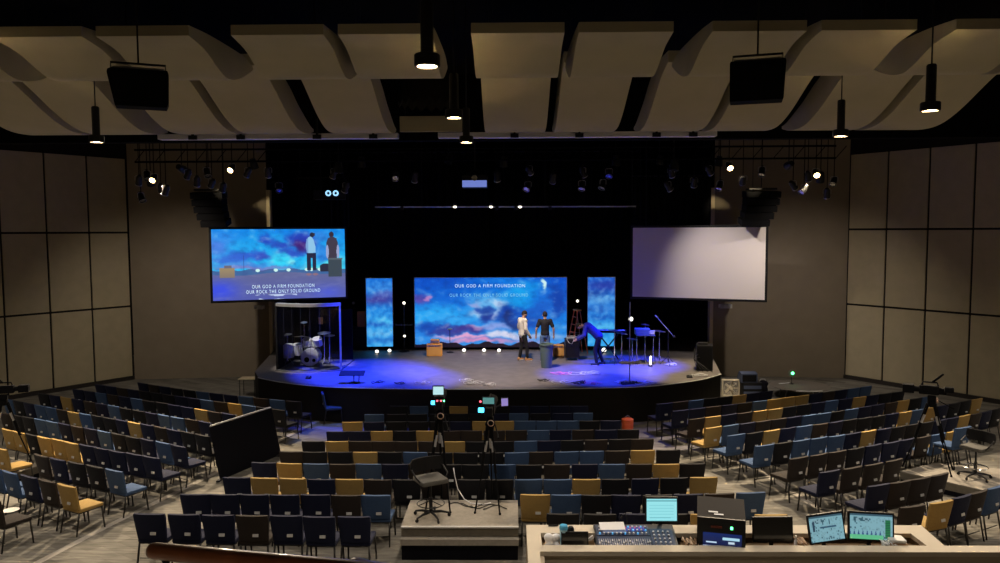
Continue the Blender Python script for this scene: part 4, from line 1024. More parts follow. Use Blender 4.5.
def amp(px0, px1, py0, py1, label, head=None, cat='amplifier'):
    q = on_plane((px0+px1)/2, py1, z=ZS); k = q.y/750; wd = (px1-px0)*k; h = (py1-py0)*k
    t = thing('guitar_amplifier', label, cat, (q.x, q.y+.15, ZS))
    MB().box((0, 0, h/2), (wd, .3, h), bev=.02).build('cabinet', M['tan_amp'], t)
    MB().box((0, -.152, h*.42), (wd*.88, .012, h*.66), bev=.004).build('speaker_grille', M['tan_grille'], t)
    MB().box((0, -.153, h*.86), (wd*.86, .01, h*.13)).build('control_panel', M['brass'], t)
    b = MB(); b.tube([(-wd*.15, 0, h), (-wd*.12, 0, h+.03), (wd*.12, 0, h+.03), (wd*.15, 0, h)], .01, n=6); b.build('handle', M['wood'], t)
    for s in (-.3, -.1, .1, .3): MB().cyl((s*wd, -.157, h*.86), (s*wd, -.175, h*.86), .012, n=8).build('knob', M['black_plastic'], t)
    if head:
        g = thing('amplifier_head', 'small tan amplifier head sitting on the tan amplifier', cat, (q.x+head[2], q.y+.15, ZS+h))
        MB().box((0, 0, head[1]/2+.012), (head[0], .24, head[1]), bev=.015).build('cabinet', M['tan_amp'], g)
        MB().box((0, -.122, head[1]/2+.012), (head[0]*.85, .01, head[1]*.6)).build('control_panel', M['brass'], g)
amp(426.5, 442, 344, 356.3, 'wide tan guitar amplifier at the left foot of the video wall', (.32, .15, .02))
amp(553, 564, 345, 356.6, 'tan guitar amplifier between the bin and the black case')

def small_cab():
    q = at(362, 319, 28.9)
    t = thing('speaker_cabinet', 'tan speaker cabinet on a dark rack left of the video wall', 'speaker', (q.x, q.y, q.z-.3))
    MB().box((0, 0, .3), (.32, .3, .6), bev=.02).build('cabinet', M['tan_amp'], t); MB().box((0, -.153, .3), (.26, .012, .5)).build('speaker_grille', M['tan_grille'], t)
    g = thing('equipment_rack', 'dark equipment rack under the tan speaker left of the video wall', 'rack', (q.x-.1, q.y, ZS))
    h = q.z-.3-ZS
    MB().box((0, 0, h/2), (.62, .5, h-.002), bev=.01).build('case', M['black_plastic'], g)
    for i in range(5): MB().box((0, -.255, .15+i*h/6), (.5, .012, h/9)).build('rack_unit', M['black_metal'], g)
small_cab()

def road_case():
    q = on_plane(572.5, 360.8, z=ZS)
    t = thing('black_case', 'black wheeled case between the ladder and the bending man', 'case', (q.x, q.y+.25, ZS))
    MB().box((0, 0, .42), (.50, .48, .66), bev=.02).build('case', M['black_plastic'], t)
    for z in (.12, .72): MB().box((0, 0, z), (.515, .495, .03)).build('edge_strip', M['black_metal'], t)
    for x in (-.19, .19):
        for y in (-.18, .18): MB().cyl((x-.012, y, .045), (x+.012, y, .045), .044, n=14).box((x, y, .085), (.04, .05, .02)).build('wheel', M['silver_metal'], t)
    g = thing('cable_coil', 'pale coiled cable lying on the black case', 'cable', (q.x-.03, q.y+.2, ZS+.765), 0)
    b = MB()
    b.tube([(.17*math.cos(a*.4)*(1+.1*math.sin(a*.9)), .13*math.sin(a*.4), .002*a) for a in range(40)], .008, n=5)
    b.tube([(-.16, -.1, .03), (-.17, -.24, .0), (-.10, -.262, -.12), (.0, -.262, -.16), (.06, -.262, -.05), (.05, -.2, .02)], .008, n=5)
    b.build('cord', M['white_cord'], g, smooth='all')
road_case()

def ladder():
    q = at(577, 309, 27.7); t = thing('step_ladder', 'orange step ladder standing before the dark gap in the video wall', 'ladder', (q.x, q.y, ZS), R(22)); H = q.z-ZS
    for s in (-1, 1): MB().tube([(-.34, s*.24, .0), (-.04, s*.14, H-.05)], [.028, .024], n=4).build('front_rail', M['ladder_orange'], t)
    for s in (-1, 1): MB().tube([(.34, s*.22, .0), (.04, s*.14, H-.05)], [.022, .02], n=4).build('back_rail', M['ladder_orange'], t)
    for i in range(1, 6):
        f = i/6; x = -.34+.30*f
        MB().box((x, 0, H*f-.02), (.085, .42-.16*f, .022)).build('step', M['ladder_orange'], t)
    MB().box((0, 0, H-.03), (.2, .34, .05), bev=.01).build('top_cap', M['tan_amp'], t)
    for s in (-1, 1): MB().tube([(-.2, s*.19, H*.45), (.2, s*.17, H*.45)], .008, n=5).build('spreader', M['silver_metal'], t)
ladder()

def stand_lamp(px, py, Y, label, group=None, r=.085, stand=True, base=None, m='lamp_white'):
    q = at(px, py, Y)
    t = thing('round_lamp', label, 'lamp', (q.x, q.y, base if base is not None else ZS), 0, group); z0 = q.z-(base if base is not None else ZS)
    MB().ball((0, 0, z0), r, (1, .8, 1)).build('bulb', M[m], t, smooth='all')
    MB().lathe([(.0, .02), (r*.7, .02), (r*1.08, -.02), (r*1.12, -.05), (r*.9, -.05), (.0, -.02)], n=18, M=Matrix.Rotation(-PI/2, 4, 'X'), c=(0, .05, z0)).build('housing', M['black_metal'], t, smooth=True)
    if stand:
        MB().cyl((0, .09, .02), (0, .09, z0), .016, n=8).build('pole', M['black_metal'], t)
        for a in (0, 2.09, 4.18): MB().tube([(0, .09, .12), (.2*math.cos(a), .09+.2*math.sin(a), .01)], .01, n=5).build('leg', M['black_metal'], t)
    return t
g = 'round white lamps at the back of the stage'
stand_lamp(404, 303, 28.7, 'upper round white lamp in the dark gap left of the centre wall', g, r=.055)
stand_lamp(404.5, 336, 28.5, 'lower round white lamp in the dark gap left of the centre wall', g, r=.05)
stand_lamp(577.5, 301, 28.7, 'round white lamp above the orange ladder', g, r=.05)
stand_lamp(353.5, 303, 29.5, 'dim round lamp on the dark wall right of the drum booth', g, r=.055, m='white_plastic')
stand_lamp(631, 319, 28.0, 'bright round lamp on a stand right of the video wall', g, r=.08)
for px, py, s in ((377, 351.3, 'leftmost, under the narrow left panel'), (389.5, 350.4, 'second, under the narrow left panel'), (464, 350, 'left of three under the centre wall'), (484, 350, 'middle of three under the centre wall'), (499, 350.2, 'right of three under the centre wall'), (604, 350.3, 'under the narrow right panel')):
    q = on_plane(px, py+2.4, z=ZS)
    big = px == 604
    t = thing('floor_lamp', 'round white floor lamp, %s' % s, 'lamp', (q.x, q.y, ZS), 0, 'round footlights along the video wall')
    r = .085 if big else .065
    MB().ball((0, 0, r+.02), r, (1, .6, .9)).build('bulb', M['lamp_white'], t, smooth='all')
    MB().lathe([(.0, .0), (r*1.1, .0), (r*1.2, .08), (.0, .10)], n=18, M=Matrix.Rotation(-PI/2, 4, 'X'), c=(0, .03, r+.02)).build('housing', M['black_plastic'], t, smooth=True)
    MB().box((0, .08, .01), (r*1.6, .15, .02)).build('base', M['black_metal'], t)
def cross_stand():
    q = at(404, 325, 28.2); t = thing('cross_stand', 'thin dark stand with cross bar between the left video panels', 'stand', (q.x, q.y, ZS))
    h = q.z-ZS
    MB().cyl((0, 0, .02), (0, 0, h+.75), .014, n=8).build('pole', M['frame_bronze'], t)
    MB().cyl((-.33, 0, h), (.33, 0, h), .014, n=8).build('cross_bar', M['silver_metal'], t)
    MB().lathe([(.0, 0), (.2, 0), (.2, .02), (.0, .03)], n=20).build('base', M['black_metal'], t)
    for s in (-.3, -.1, .12, .3): MB().ball((s, 0, h+.05), .03).build('clip', M['black_metal'], t)
cross_stand()
q = on_plane(450, 352.5, z=ZS)
t = thing('microphone_stand', 'thin black lamp stand before the left part of the centre video wall', 'stand', (q.x, q.y, ZS))
MB().cyl((0, 0, .01), (0, 0, .86), .012, n=8).build('pole', M['black_metal'], t); MB().lathe([(.0, 0), (.13, 0), (.13, .02), (.0, .03)], n=20).build('base', M['black_metal'], t)
MB().lathe([(.0, .0), (.09, .01), (.10, .04), (.05, .07), (.0, .07)], n=16, c=(0, 0, .86)).build('lamp_head', M['silver_metal'], t, smooth=True)

# ------------------------------------------------------------------ drum booth
def drum_booth():
    a = on_plane(276, 371, z=ZS); c = on_plane(341, 370, z=ZS); cx = (a.x+c.x)/2; W_ = (c.x-a.x)/2; y0 = a.y+.15
    Ht = at(306, 303, y0).z-ZS
    t = thing('drum_booth', 'clear curved drum shield with pale top band at the left of the stage', 'drum booth', (cx, y0, ZS))
    n = 7; P = []
    for i in range(n+1):
        u = i/n*2-1; P.append((u*W_, -.35*(1-u*u)))
    for (x0, ya), (x1, yb) in zip(P, P[1:]):
        b = MB(); A = [b._v((x0, ya, .03)), b._v((x1, yb, .03)), b._v((x1, yb, Ht-.08)), b._v((x0, ya, Ht-.08))]; b.face(A)
        b.build('clear_panel', M['clear_glass'], t)
    for (x0, ya) in P[1:-1]: MB().cyl((x0, ya, .02), (x0, ya, Ht-.06), .004, n=5).build('hinge', M['clear_rod'], t)
    for i, (x0, ya) in enumerate((P[0], P[-1])): MB().box((x0, ya, Ht/2), (.05, .05, Ht)).build('post', M['silver_metal'] if i else M['black_metal'], t)
    b = MB(); b.prism([(x, y-.03) for x, y in P]+[(x, y+.16) for x, y in P[::-1]], Ht-.10, Ht, 'z'); b.build('top_band', M['silver_metal'], t)
    b = MB(); b.prism([(x*1.04, y-.10) for x, y in P]+[(W_*1.04, 1.95), (-W_*1.04, 1.95)], .0, .03, 'z'); b.build('base_mat', M['stage_mat'], t)
    b = MB(); b.box((-W_, .55, Ht/2), (.08, 1.1, Ht)).box((0, 1.9, Ht/2-.2), (2*W_, .08, Ht-.4)).box((-W_, 1.5, Ht/2-.2), (.08, .8, Ht-.4)); b.build('dark_wall', M['dark_cloth'], t)
    MB().box((-.05, 1.83, 1.42), (.14, .05, .24)).build('wall_box', M['tan_amp'], t)
    # drum kit: one kit, its drums and cymbals as parts
    k = thing('drum_kit', 'silver and white drum kit inside the clear booth', 'drum kit', (cx-.34, y0+.75, ZS+.032))
    def drum(x, y, z, r, h, tilt, nm, skin=True, pan=0):
        m = Matrix.Rotation(pan, 4, 'Z') @ Matrix.Rotation(tilt, 4, 'X')
        o = MB().lathe([(r, -h/2), (r, h/2)], n=28, M=m, c=(x, y, z)).lathe([(r*1.03, h/2-.02), (r*1.03, h/2+.01), (r*.97, h/2+.01)], n=28, M=m, c=(x, y, z)).lathe([(r*1.03, -h/2+.02), (r*1.03, -h/2-.01), (r*.97, -h/2-.01)], n=28, M=m, c=(x, y, z)).build(nm, M['silver_drum'], k, smooth=True)
        for s in (-1, 1): MB().lathe([(.0, s*h/2), (r*.97, s*h/2)], n=28, M=m, c=(x, y, z)).build('drum_head', M['drum_skin'], o)
        for i in range(6):
            a = i*PI/3; p = Vector((x, y, z)) + m @ Vector((r*1.03*math.cos(a), r*1.03*math.sin(a), 0)); d = m @ Vector((0, 0, h*.45))
            MB().cyl(p-d, p+d, .008, n=5).build('lug', M['chrome'], o)
        return o
    bd = drum(.22, 0, .30, .29, .42, PI/2, 'bass_drum')
    MB().lathe([(.0, .0), (.09, .0)], n=20, M=Matrix.Rotation(PI/2, 4, 'X'), c=(.12, -.222, .22)).build('port_hole', M['black'], bd)
    MB().lathe([(.0, .0), (.06, .0)], n=20, M=Matrix.Rotation(PI/2, 4, 'X'), c=(.36, -.222, .2)).build('port_hole', M['black'], bd)
    drum(.43, .02, .80, .165, .22, .35, 'tom'); drum(.08, .06, .78, .15, .20, .35, 'tom')
    drum(-.30, .15, .52, .18, .34, .1, 'floor_tom'); drum(-.58, -.02, .50, .20, .42, .06, 'floor_tom'); drum(.0, .55, .6, .18, .14, .1, 'snare_drum')
    for x, y, z, r, tl in ((-.62, .1, 1.05, .17, .1), (-.10, .0, .98, .26, -.12), (.66, .05, 1.10, .22, .12), (.78, .25, .98, .20, .05), (-.12, .4, 1.42, .12, .2)):
        o = MB().lathe([(.0, .03), (.03, .025), (r*.4, .01), (r, -.01), (r*.4, .006), (.0, .02)], n=28, M=Matrix.Rotation(tl, 4, 'X'), c=(x, y, z)).build('cymbal', M['brass_pale'], k, smooth=True)
        MB().cyl((x, y, .06), (x, y, z), .011, n=6).build('stand', M['chrome'], k)
        b = MB()
        for a in (.3, 2.4, 4.5): b.tube([(x, y, .28), (x+.19*math.cos(a), y+.19*math.sin(a), .008)], .009, n=5)
        b.build('tripod', M['chrome'], k)
    MB().lathe([(.0, .46), (.16, .46), (.17, .50), (.15, .53), (.0, .54)], n=20, c=(.05, .95, 0)).cyl((.05, .95, .0), (.05, .95, .47), .02, n=8).build('throne', M['black_plastic'], k)
mat('clear_rod', (.04, .045, .07), .3); mat('stage_mat', (.10, .10, .11), .9); mat('brass_pale', (.6, .58, .5), .3, metal=1.0)
drum_booth()

# ------------------------------------------------------------------ right side of the stage
def percussion():
    q = on_plane(645, 364, z=ZS)
    def tripod(b, x, y, h, sp=.2):
        b.cyl((x, y, .1), (x, y, h), .012, n=6)
        for a in (.5, 2.6, 4.7): b.tube([(x, y, .3), (x+sp*math.cos(a), y+sp*math.sin(a), .006)], .009, n=5)
    t = thing('percussion_table', 'blue lit percussion rack with drums and cymbals at the right of the stage', 'percussion', (q.x, q.y, ZS))
    MB().box((0, 0, 1.0), (.62, .4, .04), bev=.01).build('table_top', M['console_panel'], t)
    for x in (-.28, .28):
        b = MB(); tripod(b, x, 0, .98); b.build('stand', M['chrome'], t)
    MB().box((-.1, .05, 1.12), (.5, .28, .2), bev=.02).build('drum_pad', M['blue_case'], t)
    MB().lathe([(.0, 0), (.13, 0), (.13, .1), (.0, .1)], n=20, c=(.2, 0, 1.04)).build('small_drum', M['silver_drum'], t, smooth=True)
    for x, y, z, r in ((-1.05, 0, 1.16, .24), (-.78, .1, 1.04, .20), (.50, .1, 1.12, .22), (-.45, -.1, .88, .2), (.05, .3, 1.32, .16)):
        MB().lathe([(.0, .03), (.03, .025), (r*.4, .01), (r, -.008), (.0, .015)], n=24, M=Matrix.Rotation(.12, 4, 'Y'), c=(x, y, z)).build('cymbal', M['brass_pale'], t, smooth=True)
        b = MB(); tripod(b, x, y, z); b.build('stand', M['chrome'], t)
    q2 = on_plane(650.5, 366.5, z=ZS)
    g = thing('reflection_glow', 'small upright warm white glow standing in for a reflection beneath the percussion rack', 'lamp', (q2.x, q2.y, ZS))  # glowing body stands in for a bright reflection
    MB().lathe([(.0, .06), (.02, .06), (.035, .2), (.02, .34), (.0, .36)], n=14).build('bulb', M['lamp_small'], g, smooth=True)
    MB().lathe([(.0, 0), (.07, 0), (.07, .03), (.04, .06), (.0, .06)], n=16).build('base', M['black_metal'], g, smooth=True)
    # boom microphone stand
    q3 = on_plane(668, 365, z=ZS)
    g = thing('microphone_stand', 'tall boom microphone stand leaning left beside the percussion rack', 'stand', (q3.x, q3.y, ZS))
    b = MB(); tripod(b, 0, 0, 1.25, .28); b.build('tripod', M['black_metal'], g)
    MB().tube([(.18, 0, .98), (-.38, 0, 1.62)], .010, n=6).build('boom_arm', M['silver_metal'], g)
    MB().tube([(-.38, 0, 1.62), (-.45, 0, 1.70)], [.018, .024], n=10).build('microphone', M['silver_metal'], g)
    MB().ball((.19, 0, .97), .045).build('counterweight', M['black_metal'], g, smooth='all')
    # keyboard on its stand, dark, between the bending man and the percussion
    q4 = on_plane(600, 363, z=ZS)
    g = thing('keyboard', 'black stage keyboard on a folding stand beside the bending man', 'keyboard', (q4.x+.35, q4.y+.55, ZS), R(-8))
    MB().box((0, 0, 1.03), (1.25, .34, .09), bev=.015).build('body', M['black_plastic'], g)
    MB().box((0, -.10, 1.078), (1.12, .14, .012)).build('keys', M['white_plastic'], g)
    for s in (-1, 1): MB().tube([(-.38, s*.12, .02), (.38, s*.12, .98)], .014, n=6).tube([(.38, s*.12, .02), (-.38, s*.12, .98)], .014, n=6).build('stand', M['black_metal'], g)
    # tall pole with tray at the stage edge
    q5 = on_plane(629.5, 383, z=ZS)
    g = thing('tray_stand', 'tall silver pole with a black tray at the right stage edge', 'stand', (q5.x, q5.y, ZS))
    k = q5.y/750
    MB().cyl((0, 0, .02), (0, 0, 82*k), .016, n=8).build('pole', M['silver_metal'], g)
    MB().box((-.02, 0, 21*k), (21*k, .28, .03), bev=.008).build('tray', M['black_metal'], g)
    MB().box((-.02, -.14, 21*k+.03), (21*k, .015, .06)).build('tray_lip', M['silver_metal'], g)
    MB().lathe([(.0, 0), (.2, 0), (.2, .02), (.03, .04), (.0, .04)], n=24).build('base', M['black_metal'], g, smooth=True)
    q6 = on_plane(354, 383, z=ZS); g = thing('music_stand', 'low black music stand at the left stage edge', 'stand', (q6.x, q6.y, ZS))
    MB().cyl((0, 0, .02), (0, 0, .32), .014, n=8).build('pole', M['black_metal'], g); MB().box((-.05, 0, .3), (.75, .3, .02), rot=(.3, 0, 0)).build('tray', M['black_metal'], g)
    MB().lathe([(.0, 0), (.17, 0), (.17, .02), (.0, .04)], n=24).build('base', M['black_metal'], g, smooth=True)
    MB().tube([(.16, -.02, .03), (.16, -.02, .26)], .02, n=8).build('microphone', M['silver_metal'], g)
percussion()

def stage_speaker():
    q = on_plane(703, 371, z=ZS); t = thing('floor_speaker', 'black speaker cabinet with cables at the right end of the stage', 'speaker', (q.x+.1, q.y+.25, ZS), R(-12))
    MB().box((0, 0, .42), (.52, .5, .82), bev=.02).build('cabinet', M['black_plastic'], t)
    MB().box((0, -.256, .42), (.45, .012, .74)).build('speaker_grille', M['grille'], t)
    b = MB(); r_ = random.Random(3)
    for i in range(4): b.tube([(-.3+.05*i, -.27, .75-.1*i), (-.34, -.30, .4), (-.25+.1*i, -.34, .1), (-.2+.15*i, -.45, .01)], .009, n=5)
    b.build('cables', M['cord_black'], t, smooth='all')
    MB().box((-.05, 0, .86), (.3, .25, .07), bev=.01).build('switch_box', M['black_metal'], t)
stage_speaker()

def scatter():
    rr = random.Random(11)
    def cord(px, py, rad, m, label, loops=2, grp='cables lying along the stage front'):
        q = on_plane(px, py, z=ZS); t = thing('cable', label, 'cable', (q.x, q.y, ZS+.012), 0, grp); b = MB(); P = []
        for i in range(26*loops):
            a = i*.33; r = rad*(.75+.45*math.sin(i*.23+px)); P.append((r*1.7*math.cos(a)+.04*i*rad, r*1.2*math.sin(a), .02+.018*math.sin(i*.9)))
        b.tube(P, .009, n=5); b.build('cord', m, t, smooth='all')
    C_ = M['white_cord']; K = M['cord_black']; P_ = M['pink_cord']
    cord(470, 383.5, .13, C_, 'pale cable bundle near the middle of the stage front'); cord(463, 381, .1, C_, 'thin pale cable left of the middle of the stage front')
    cord(554, 374, .13, P_, 'pink coiled cable in front of the grey-green bin', 3); cord(577, 374, .18, C_, 'white coiled cable in front of the black case', 3); cord(588, 373.5, .14, C_, 'white cable right of the coiled white one', 2)
    cord(590, 384, .1, P_, 'pink cable lying at the right stage edge'); cord(541, 381, .09, K, 'black cable left of the pink coil at the stage edge')
    cord(558, 383, .12, C_, 'pale flat cable loop behind the stage edge, right of the centre'); cord(574, 384, .13, K, 'black cable heap at the stage edge below the white coils')
    cord(397, 384, .1, K, 'dark cable at the stage edge left of the first camera'); cord(420, 383.5, .1, C_, 'faint pale cable at the stage edge behind the first camera')
    cord(486, 385.5, .12, C_, 'flat bluish cable at the stage edge behind the second camera'); cord(375, 383, .09, K, 'dark cable just right of the low music stand')
    cord(618, 383, .14, C_, 'pale cable loops left of the tray stand'); cord(640, 383.5, .14, C_, 'pale cable loops right of the tray stand'); cord(695, 376, .14, C_, 'pale cable loops in front of the floor speaker')
    cord(668, 365.5, .14, C_, 'pale cable at the foot of the boom stand')
    for px, py, l in ((470, 384.5, 'small pedal with pale top near the middle of the stage edge'), (583, 383.5, 'small dark pedal right of the black cable heap'), (630, 384.5, 'long pedal board under the tray stand'), (690, 378, 'small pedal in front of the floor speaker'), (308, 379, 'black wedge box at the left stage edge')):
        q = on_plane(px, py, z=ZS); t = thing('effects_pedal', l, 'pedal', (q.x, q.y+.05, ZS), rr.uniform(-.3, .3), 'foot pedals along the stage front'); wd = .5 if px == 630 else .16
        b = MB(); b.prism([(-.06, 0), (.07, 0), (.07, .07), (-.06, .035)], -wd/2, wd/2, 'x'); b.build('body', M['black_plastic'] if px != 470 else M['silver_metal'], t)
        n = 4 if px == 630 else 1
        for i in range(n):
            x = (i-(n-1)/2)*.11; MB().cyl((x, -.01, .045), (x, -.01, .075), .014, n=8).build('switch', M['chrome'], t); MB().cyl((x+.02, .04, .06), (x+.02, .04, .08), .009, n=8).build('knob', M['white_plastic'], t)
scatter()

def emergency_light(px0, px1, py0, py1, label):
    Y = 28.35; a = at(px0, py0, Y); c = at(px1, py1, Y)
    t = thing('emergency_light', label, 'emergency light', ((a.x+c.x)/2, Y, c.z)); wd = c.x-a.x; h = a.z-c.z
    MB().box((0, .08, h/2), (wd, .26, h), bev=.02).build('housing', M['white_plastic'], t)
    for s in (-.3, .3): MB().ball((s*wd, -.06, h*.35), .045).build('lamp_head', M['white_plastic'], t, smooth='all')
emergency_light(254.5, 263, 305.5, 309.3, 'small white emergency light on the wall below the lit screen')
emergency_light(720, 732, 304.3, 308.3, 'small white emergency light on the wall below the blank screen')
# ================================================================== control desk in the foreground
DZ = 1.50                                  # ledge height
FL = floor_z(10.0)
def desk():
    def P(x, y): q = on_plane(x, y, z=DZ); return (q.x, q.y)
    rl_o, rl_i = P(527, 524.8)[1], P(541, 533)[1]
    nl_i, nl_o = P(541, 545)[1], P(541, 551.5)[1]
    xl = P(527, 540)[0]; xl_n = P(540, 552)[0]; xli = P(541.5, 540)[0]
    xr_b = P(920, 524.5)[0]; xr_f = P(945, 546)[0]; xi_b = P(910, 533)[0]; xi_f = P(926, 545)[0]
    far = 13.5
    t = thing('control_desk', 'beige topped control desk with sunken work surface at the front', 'desk', (0, 0, 0))
    b = MB()
    b.prism([(xl, rl_i), (xl, rl_o), (xr_b, rl_o), (xi_b, rl_i)], DZ-.06, DZ)          # rear ledge
    b.prism([(xi_b, rl_i), (xr_b, rl_o), (xr_f, nl_i), (xi_f, nl_i)], DZ-.06, DZ)     # slanted right ledge
    b.prism([(xl, nl_o-.9), (xl, rl_i), (xli, rl_i), (xli, nl_i), (xl_n, nl_i), (xl_n, nl_o-.9)], DZ-.06, DZ)
    b.prism([(xl_n, nl_o), (xl_n, nl_i), (far, nl_i), (far, nl_o)], DZ-.06, DZ)        # near ledge
    b.build('ledge', M['desk_top'], t)
    b = MB()
    b.box(((xl_n+far)/2, nl_o+.05, (DZ-.06+FL)/2), (far-xl_n, .05, DZ-.06-FL))
    b.box((xl_n+.03, nl_o-.45, (DZ-.06+FL)/2), (.05, .9, DZ-.06-FL))
    b.box(((xl+xr_b)/2, rl_o-.06, (DZ-.06+FL)/2), (xr_b-xl, .05, DZ-.06-FL)); b.box((xl+.04, (rl_o+nl_o-.9)/2, (DZ-.06+FL)/2), (.05, rl_o-nl_o+.9, DZ-.06-FL))
    b.build('side_panel', M['desk_face'], t)
    b = MB(); b.prism([(xl+.1, nl_o+.08), (xl+.1, rl_o-.1), (xr_b-.05, rl_o-.1), (xr_f-.12, nl_o+.08)], DZ-.18, DZ-.14)
    b.build('work_surface', M['work_surface'], t)
    return xl, rl_o, rl_i, nl_i, nl_o
XL, RO, RI, NI, NO = desk()
WZ = DZ-.14
def dk(px, Y): return CAM.x + (px-510.6)/750*(Y/1.0)*.999

mat('screen_cyan', (.1, .1, .1), .4, emit=lin((150, 225, 232)), estr=1.0)
mat('screen_black', (.004, .004, .005), .12, spec=.7)
def daw(u, v, seed=0):
    return mixc(_daw(u, v, seed), (30, 60, 75), .22)
def _daw(u, v, seed=0):
    c = (150, 198, 208)
    if v < .07: c = (60, 90, 105)
    r = int(v*17); q = int(u*29)
    h = math.sin(r*12.9898+q*78.233+seed*3.1)*43758.5453; h -= math.floor(h)
    if v > .1 and h > .70: c = (135, 178, 186)
    if v > .1 and h > .92: c = (60, 95, 110)
    if .12 < v < .30 and .08 < u < .45: c = (150, 185, 195) if h < .6 else (50, 90, 100)
    if seed == 1:
        if .83 < u < .95 and .2 < v < .95: c = (40, 150, 70) if int(v*30) % 2 else (30, 60, 60)
        if v > .62 and u < .78:
            top = .62 + .28*abs(math.sin(u*31)); c = (110, 215, 150) if v > .82 else ((40, 70, 130) if v > top else (150, 200, 210))
    else:
        if .08 < u < .15 and .2 < v < .6: c = (40, 60, 80)
        if .3 < u < .8 and .42 < v < .50: c = (50, 85, 110)
    return c
def mail(u, v, seed=0):
    c = (150, 226, 232)
    if .05 < v < .13: c = (105, 175, 185)
    if int(v*22) % 3 == 0 and .08 < u < .9 and v > .2: c = (135, 212, 220)
    if .84 < v < .88 and .1 < u < .8: c = (110, 185, 195)
    return c
def monitor(px0, px1, py0, py1, Y, label, pic, tilt=-.16, yaw=0.0, arm=False, roll=0.0, base_z=None):
    a = at(px0, py0, Y); c = at(px1, py1, Y); wd = c.x-a.x; h = a.z-c.z; bz = WZ if base_z is None else base_z
    t = thing('computer_monitor', label, 'monitor', ((a.x+c.x)/2, Y, bz), yaw)
    e = bpy.data.objects.new('display', None)
    z0 = (a.z+c.z)/2-bz
    rt = (tilt, roll, 0)
    b = MB(); b.box((0, .02, z0), (wd, .035, h), rot=rt, bev=.008); hs = b.build('housing', M['black_plastic'], t)
    bpy.data.objects.remove(e)
    if pic is None:
        m = Matrix.Translation((0, .02, z0)) @ Matrix.Rotation(roll, 4, 'Y') @ Matrix.Rotation(tilt, 4, 'X')
        b = MB(); b.M = m; b.box((0, -.019, 0), (wd*.95, .002, h*.91)); b.build('screen_face', M['screen_black'], t)
    else:
        o = picture_grid(wd*.92, h*.86, 90, 60, pic, 'screen_face', t)
        o.matrix_local = Matrix.Translation((0, .02, z0)) @ Matrix.Rotation(roll, 4, 'Y') @ Matrix.Rotation(tilt, 4, 'X') @ Matrix.Translation((0, -.0195, -h*.43))
    MB().box((0, .06, (z0)/2+.01), (.05, .03, z0), bev=.006).build('stand', M['black_metal'], t)
    MB().box((0, .04, .008), (.22, .18, .016), bev=.004).build('base', M['black_metal'], t)
    return t
monitor(645.5, 678, 497.5, 522.5, 10.10, 'square monitor with pale cyan page on the rear ledge of the desk', mail, tilt=-.08, base_z=DZ)
monitor(808, 845.5, 514, 542.5, 9.72, 'left one of the two bright monitors at the right of the desk', lambda u, v: daw(u, v, 0), yaw=R(7), roll=R(-5))
monitor(849, 893.5, 513, 541, 9.74, 'right one of the two bright monitors, showing green level bars', lambda u, v: daw(u, v, 1), yaw=R(-3), roll=R(2))
monitor(753, 793, 517.5, 542, 9.72, 'switched off black monitor between the black hood and bright monitors', None, tilt=-.1, roll=R(-1))

def hood():
    a = at(701, 545, 9.62); c = at(747.5, 545, 9.62); wd = c.x-a.x
    t = thing('monitor_hood', 'black tilted equipment case with a lit blue display in its face', 'equipment case', ((a.x+c.x)/2, 9.80, WZ), R(-14)); W2 = wd/2
    topf = .495; topb = .60
    b = MB(); b.prism([(-.22, 0), (-.22, topf), (.26, topb), (.26, 0)], -W2, W2, 'x'); b.build('case', M['hood_grey'], t)
    b = MB(); b.box((0, -.236, topf*.5), (wd, .02, topf)); b.build('face_frame', M['black_metal'], t)
    def p(u, v):
        c = mixc((14, 36, 95), (8, 18, 50), v)
        if .08 < u < .36 and .48 < v < .56: c = (190, 215, 240)
        if .50 < u < .95 and .22 < v < .36 and u-.5 > (v-.36)*-.1: c = (170, 215, 235)
        if .66 < u < .82 and .44 < v < .56: c = (190, 210, 225)
        if v > .72: c = (200, 205, 215) if int(u*16) % 2 else (160, 175, 205)
        return c
    o = picture_grid(wd*.80, .24, 80, 40, p, 'display', t); o.location = (.015, -.248, .06)
    MB().box((-.06, -.248, .38), (.14, .01, .03), bev=.003).build('logo_plate', M['led_red_dim'], t)
    MB().box((.13, -.249, .38), (.03, .008, .035)).build('status_light', M['led_green'], t)
    n = Vector((0, -(topb-topf), .48)).normalized(); ang = math.atan2(topb-topf, .48)
    for x, y in ((-.10, -.10), (-.03, -.15)): MB().box((x, y, topf+(y+.22)/.48*(topb-topf)+.004), (.12, .03, .004), rot=(ang, 0, 0)).build('label_strip', M['paper'], t)
mat('led_red_dim', (.12, .02, .01), .5)
hood()

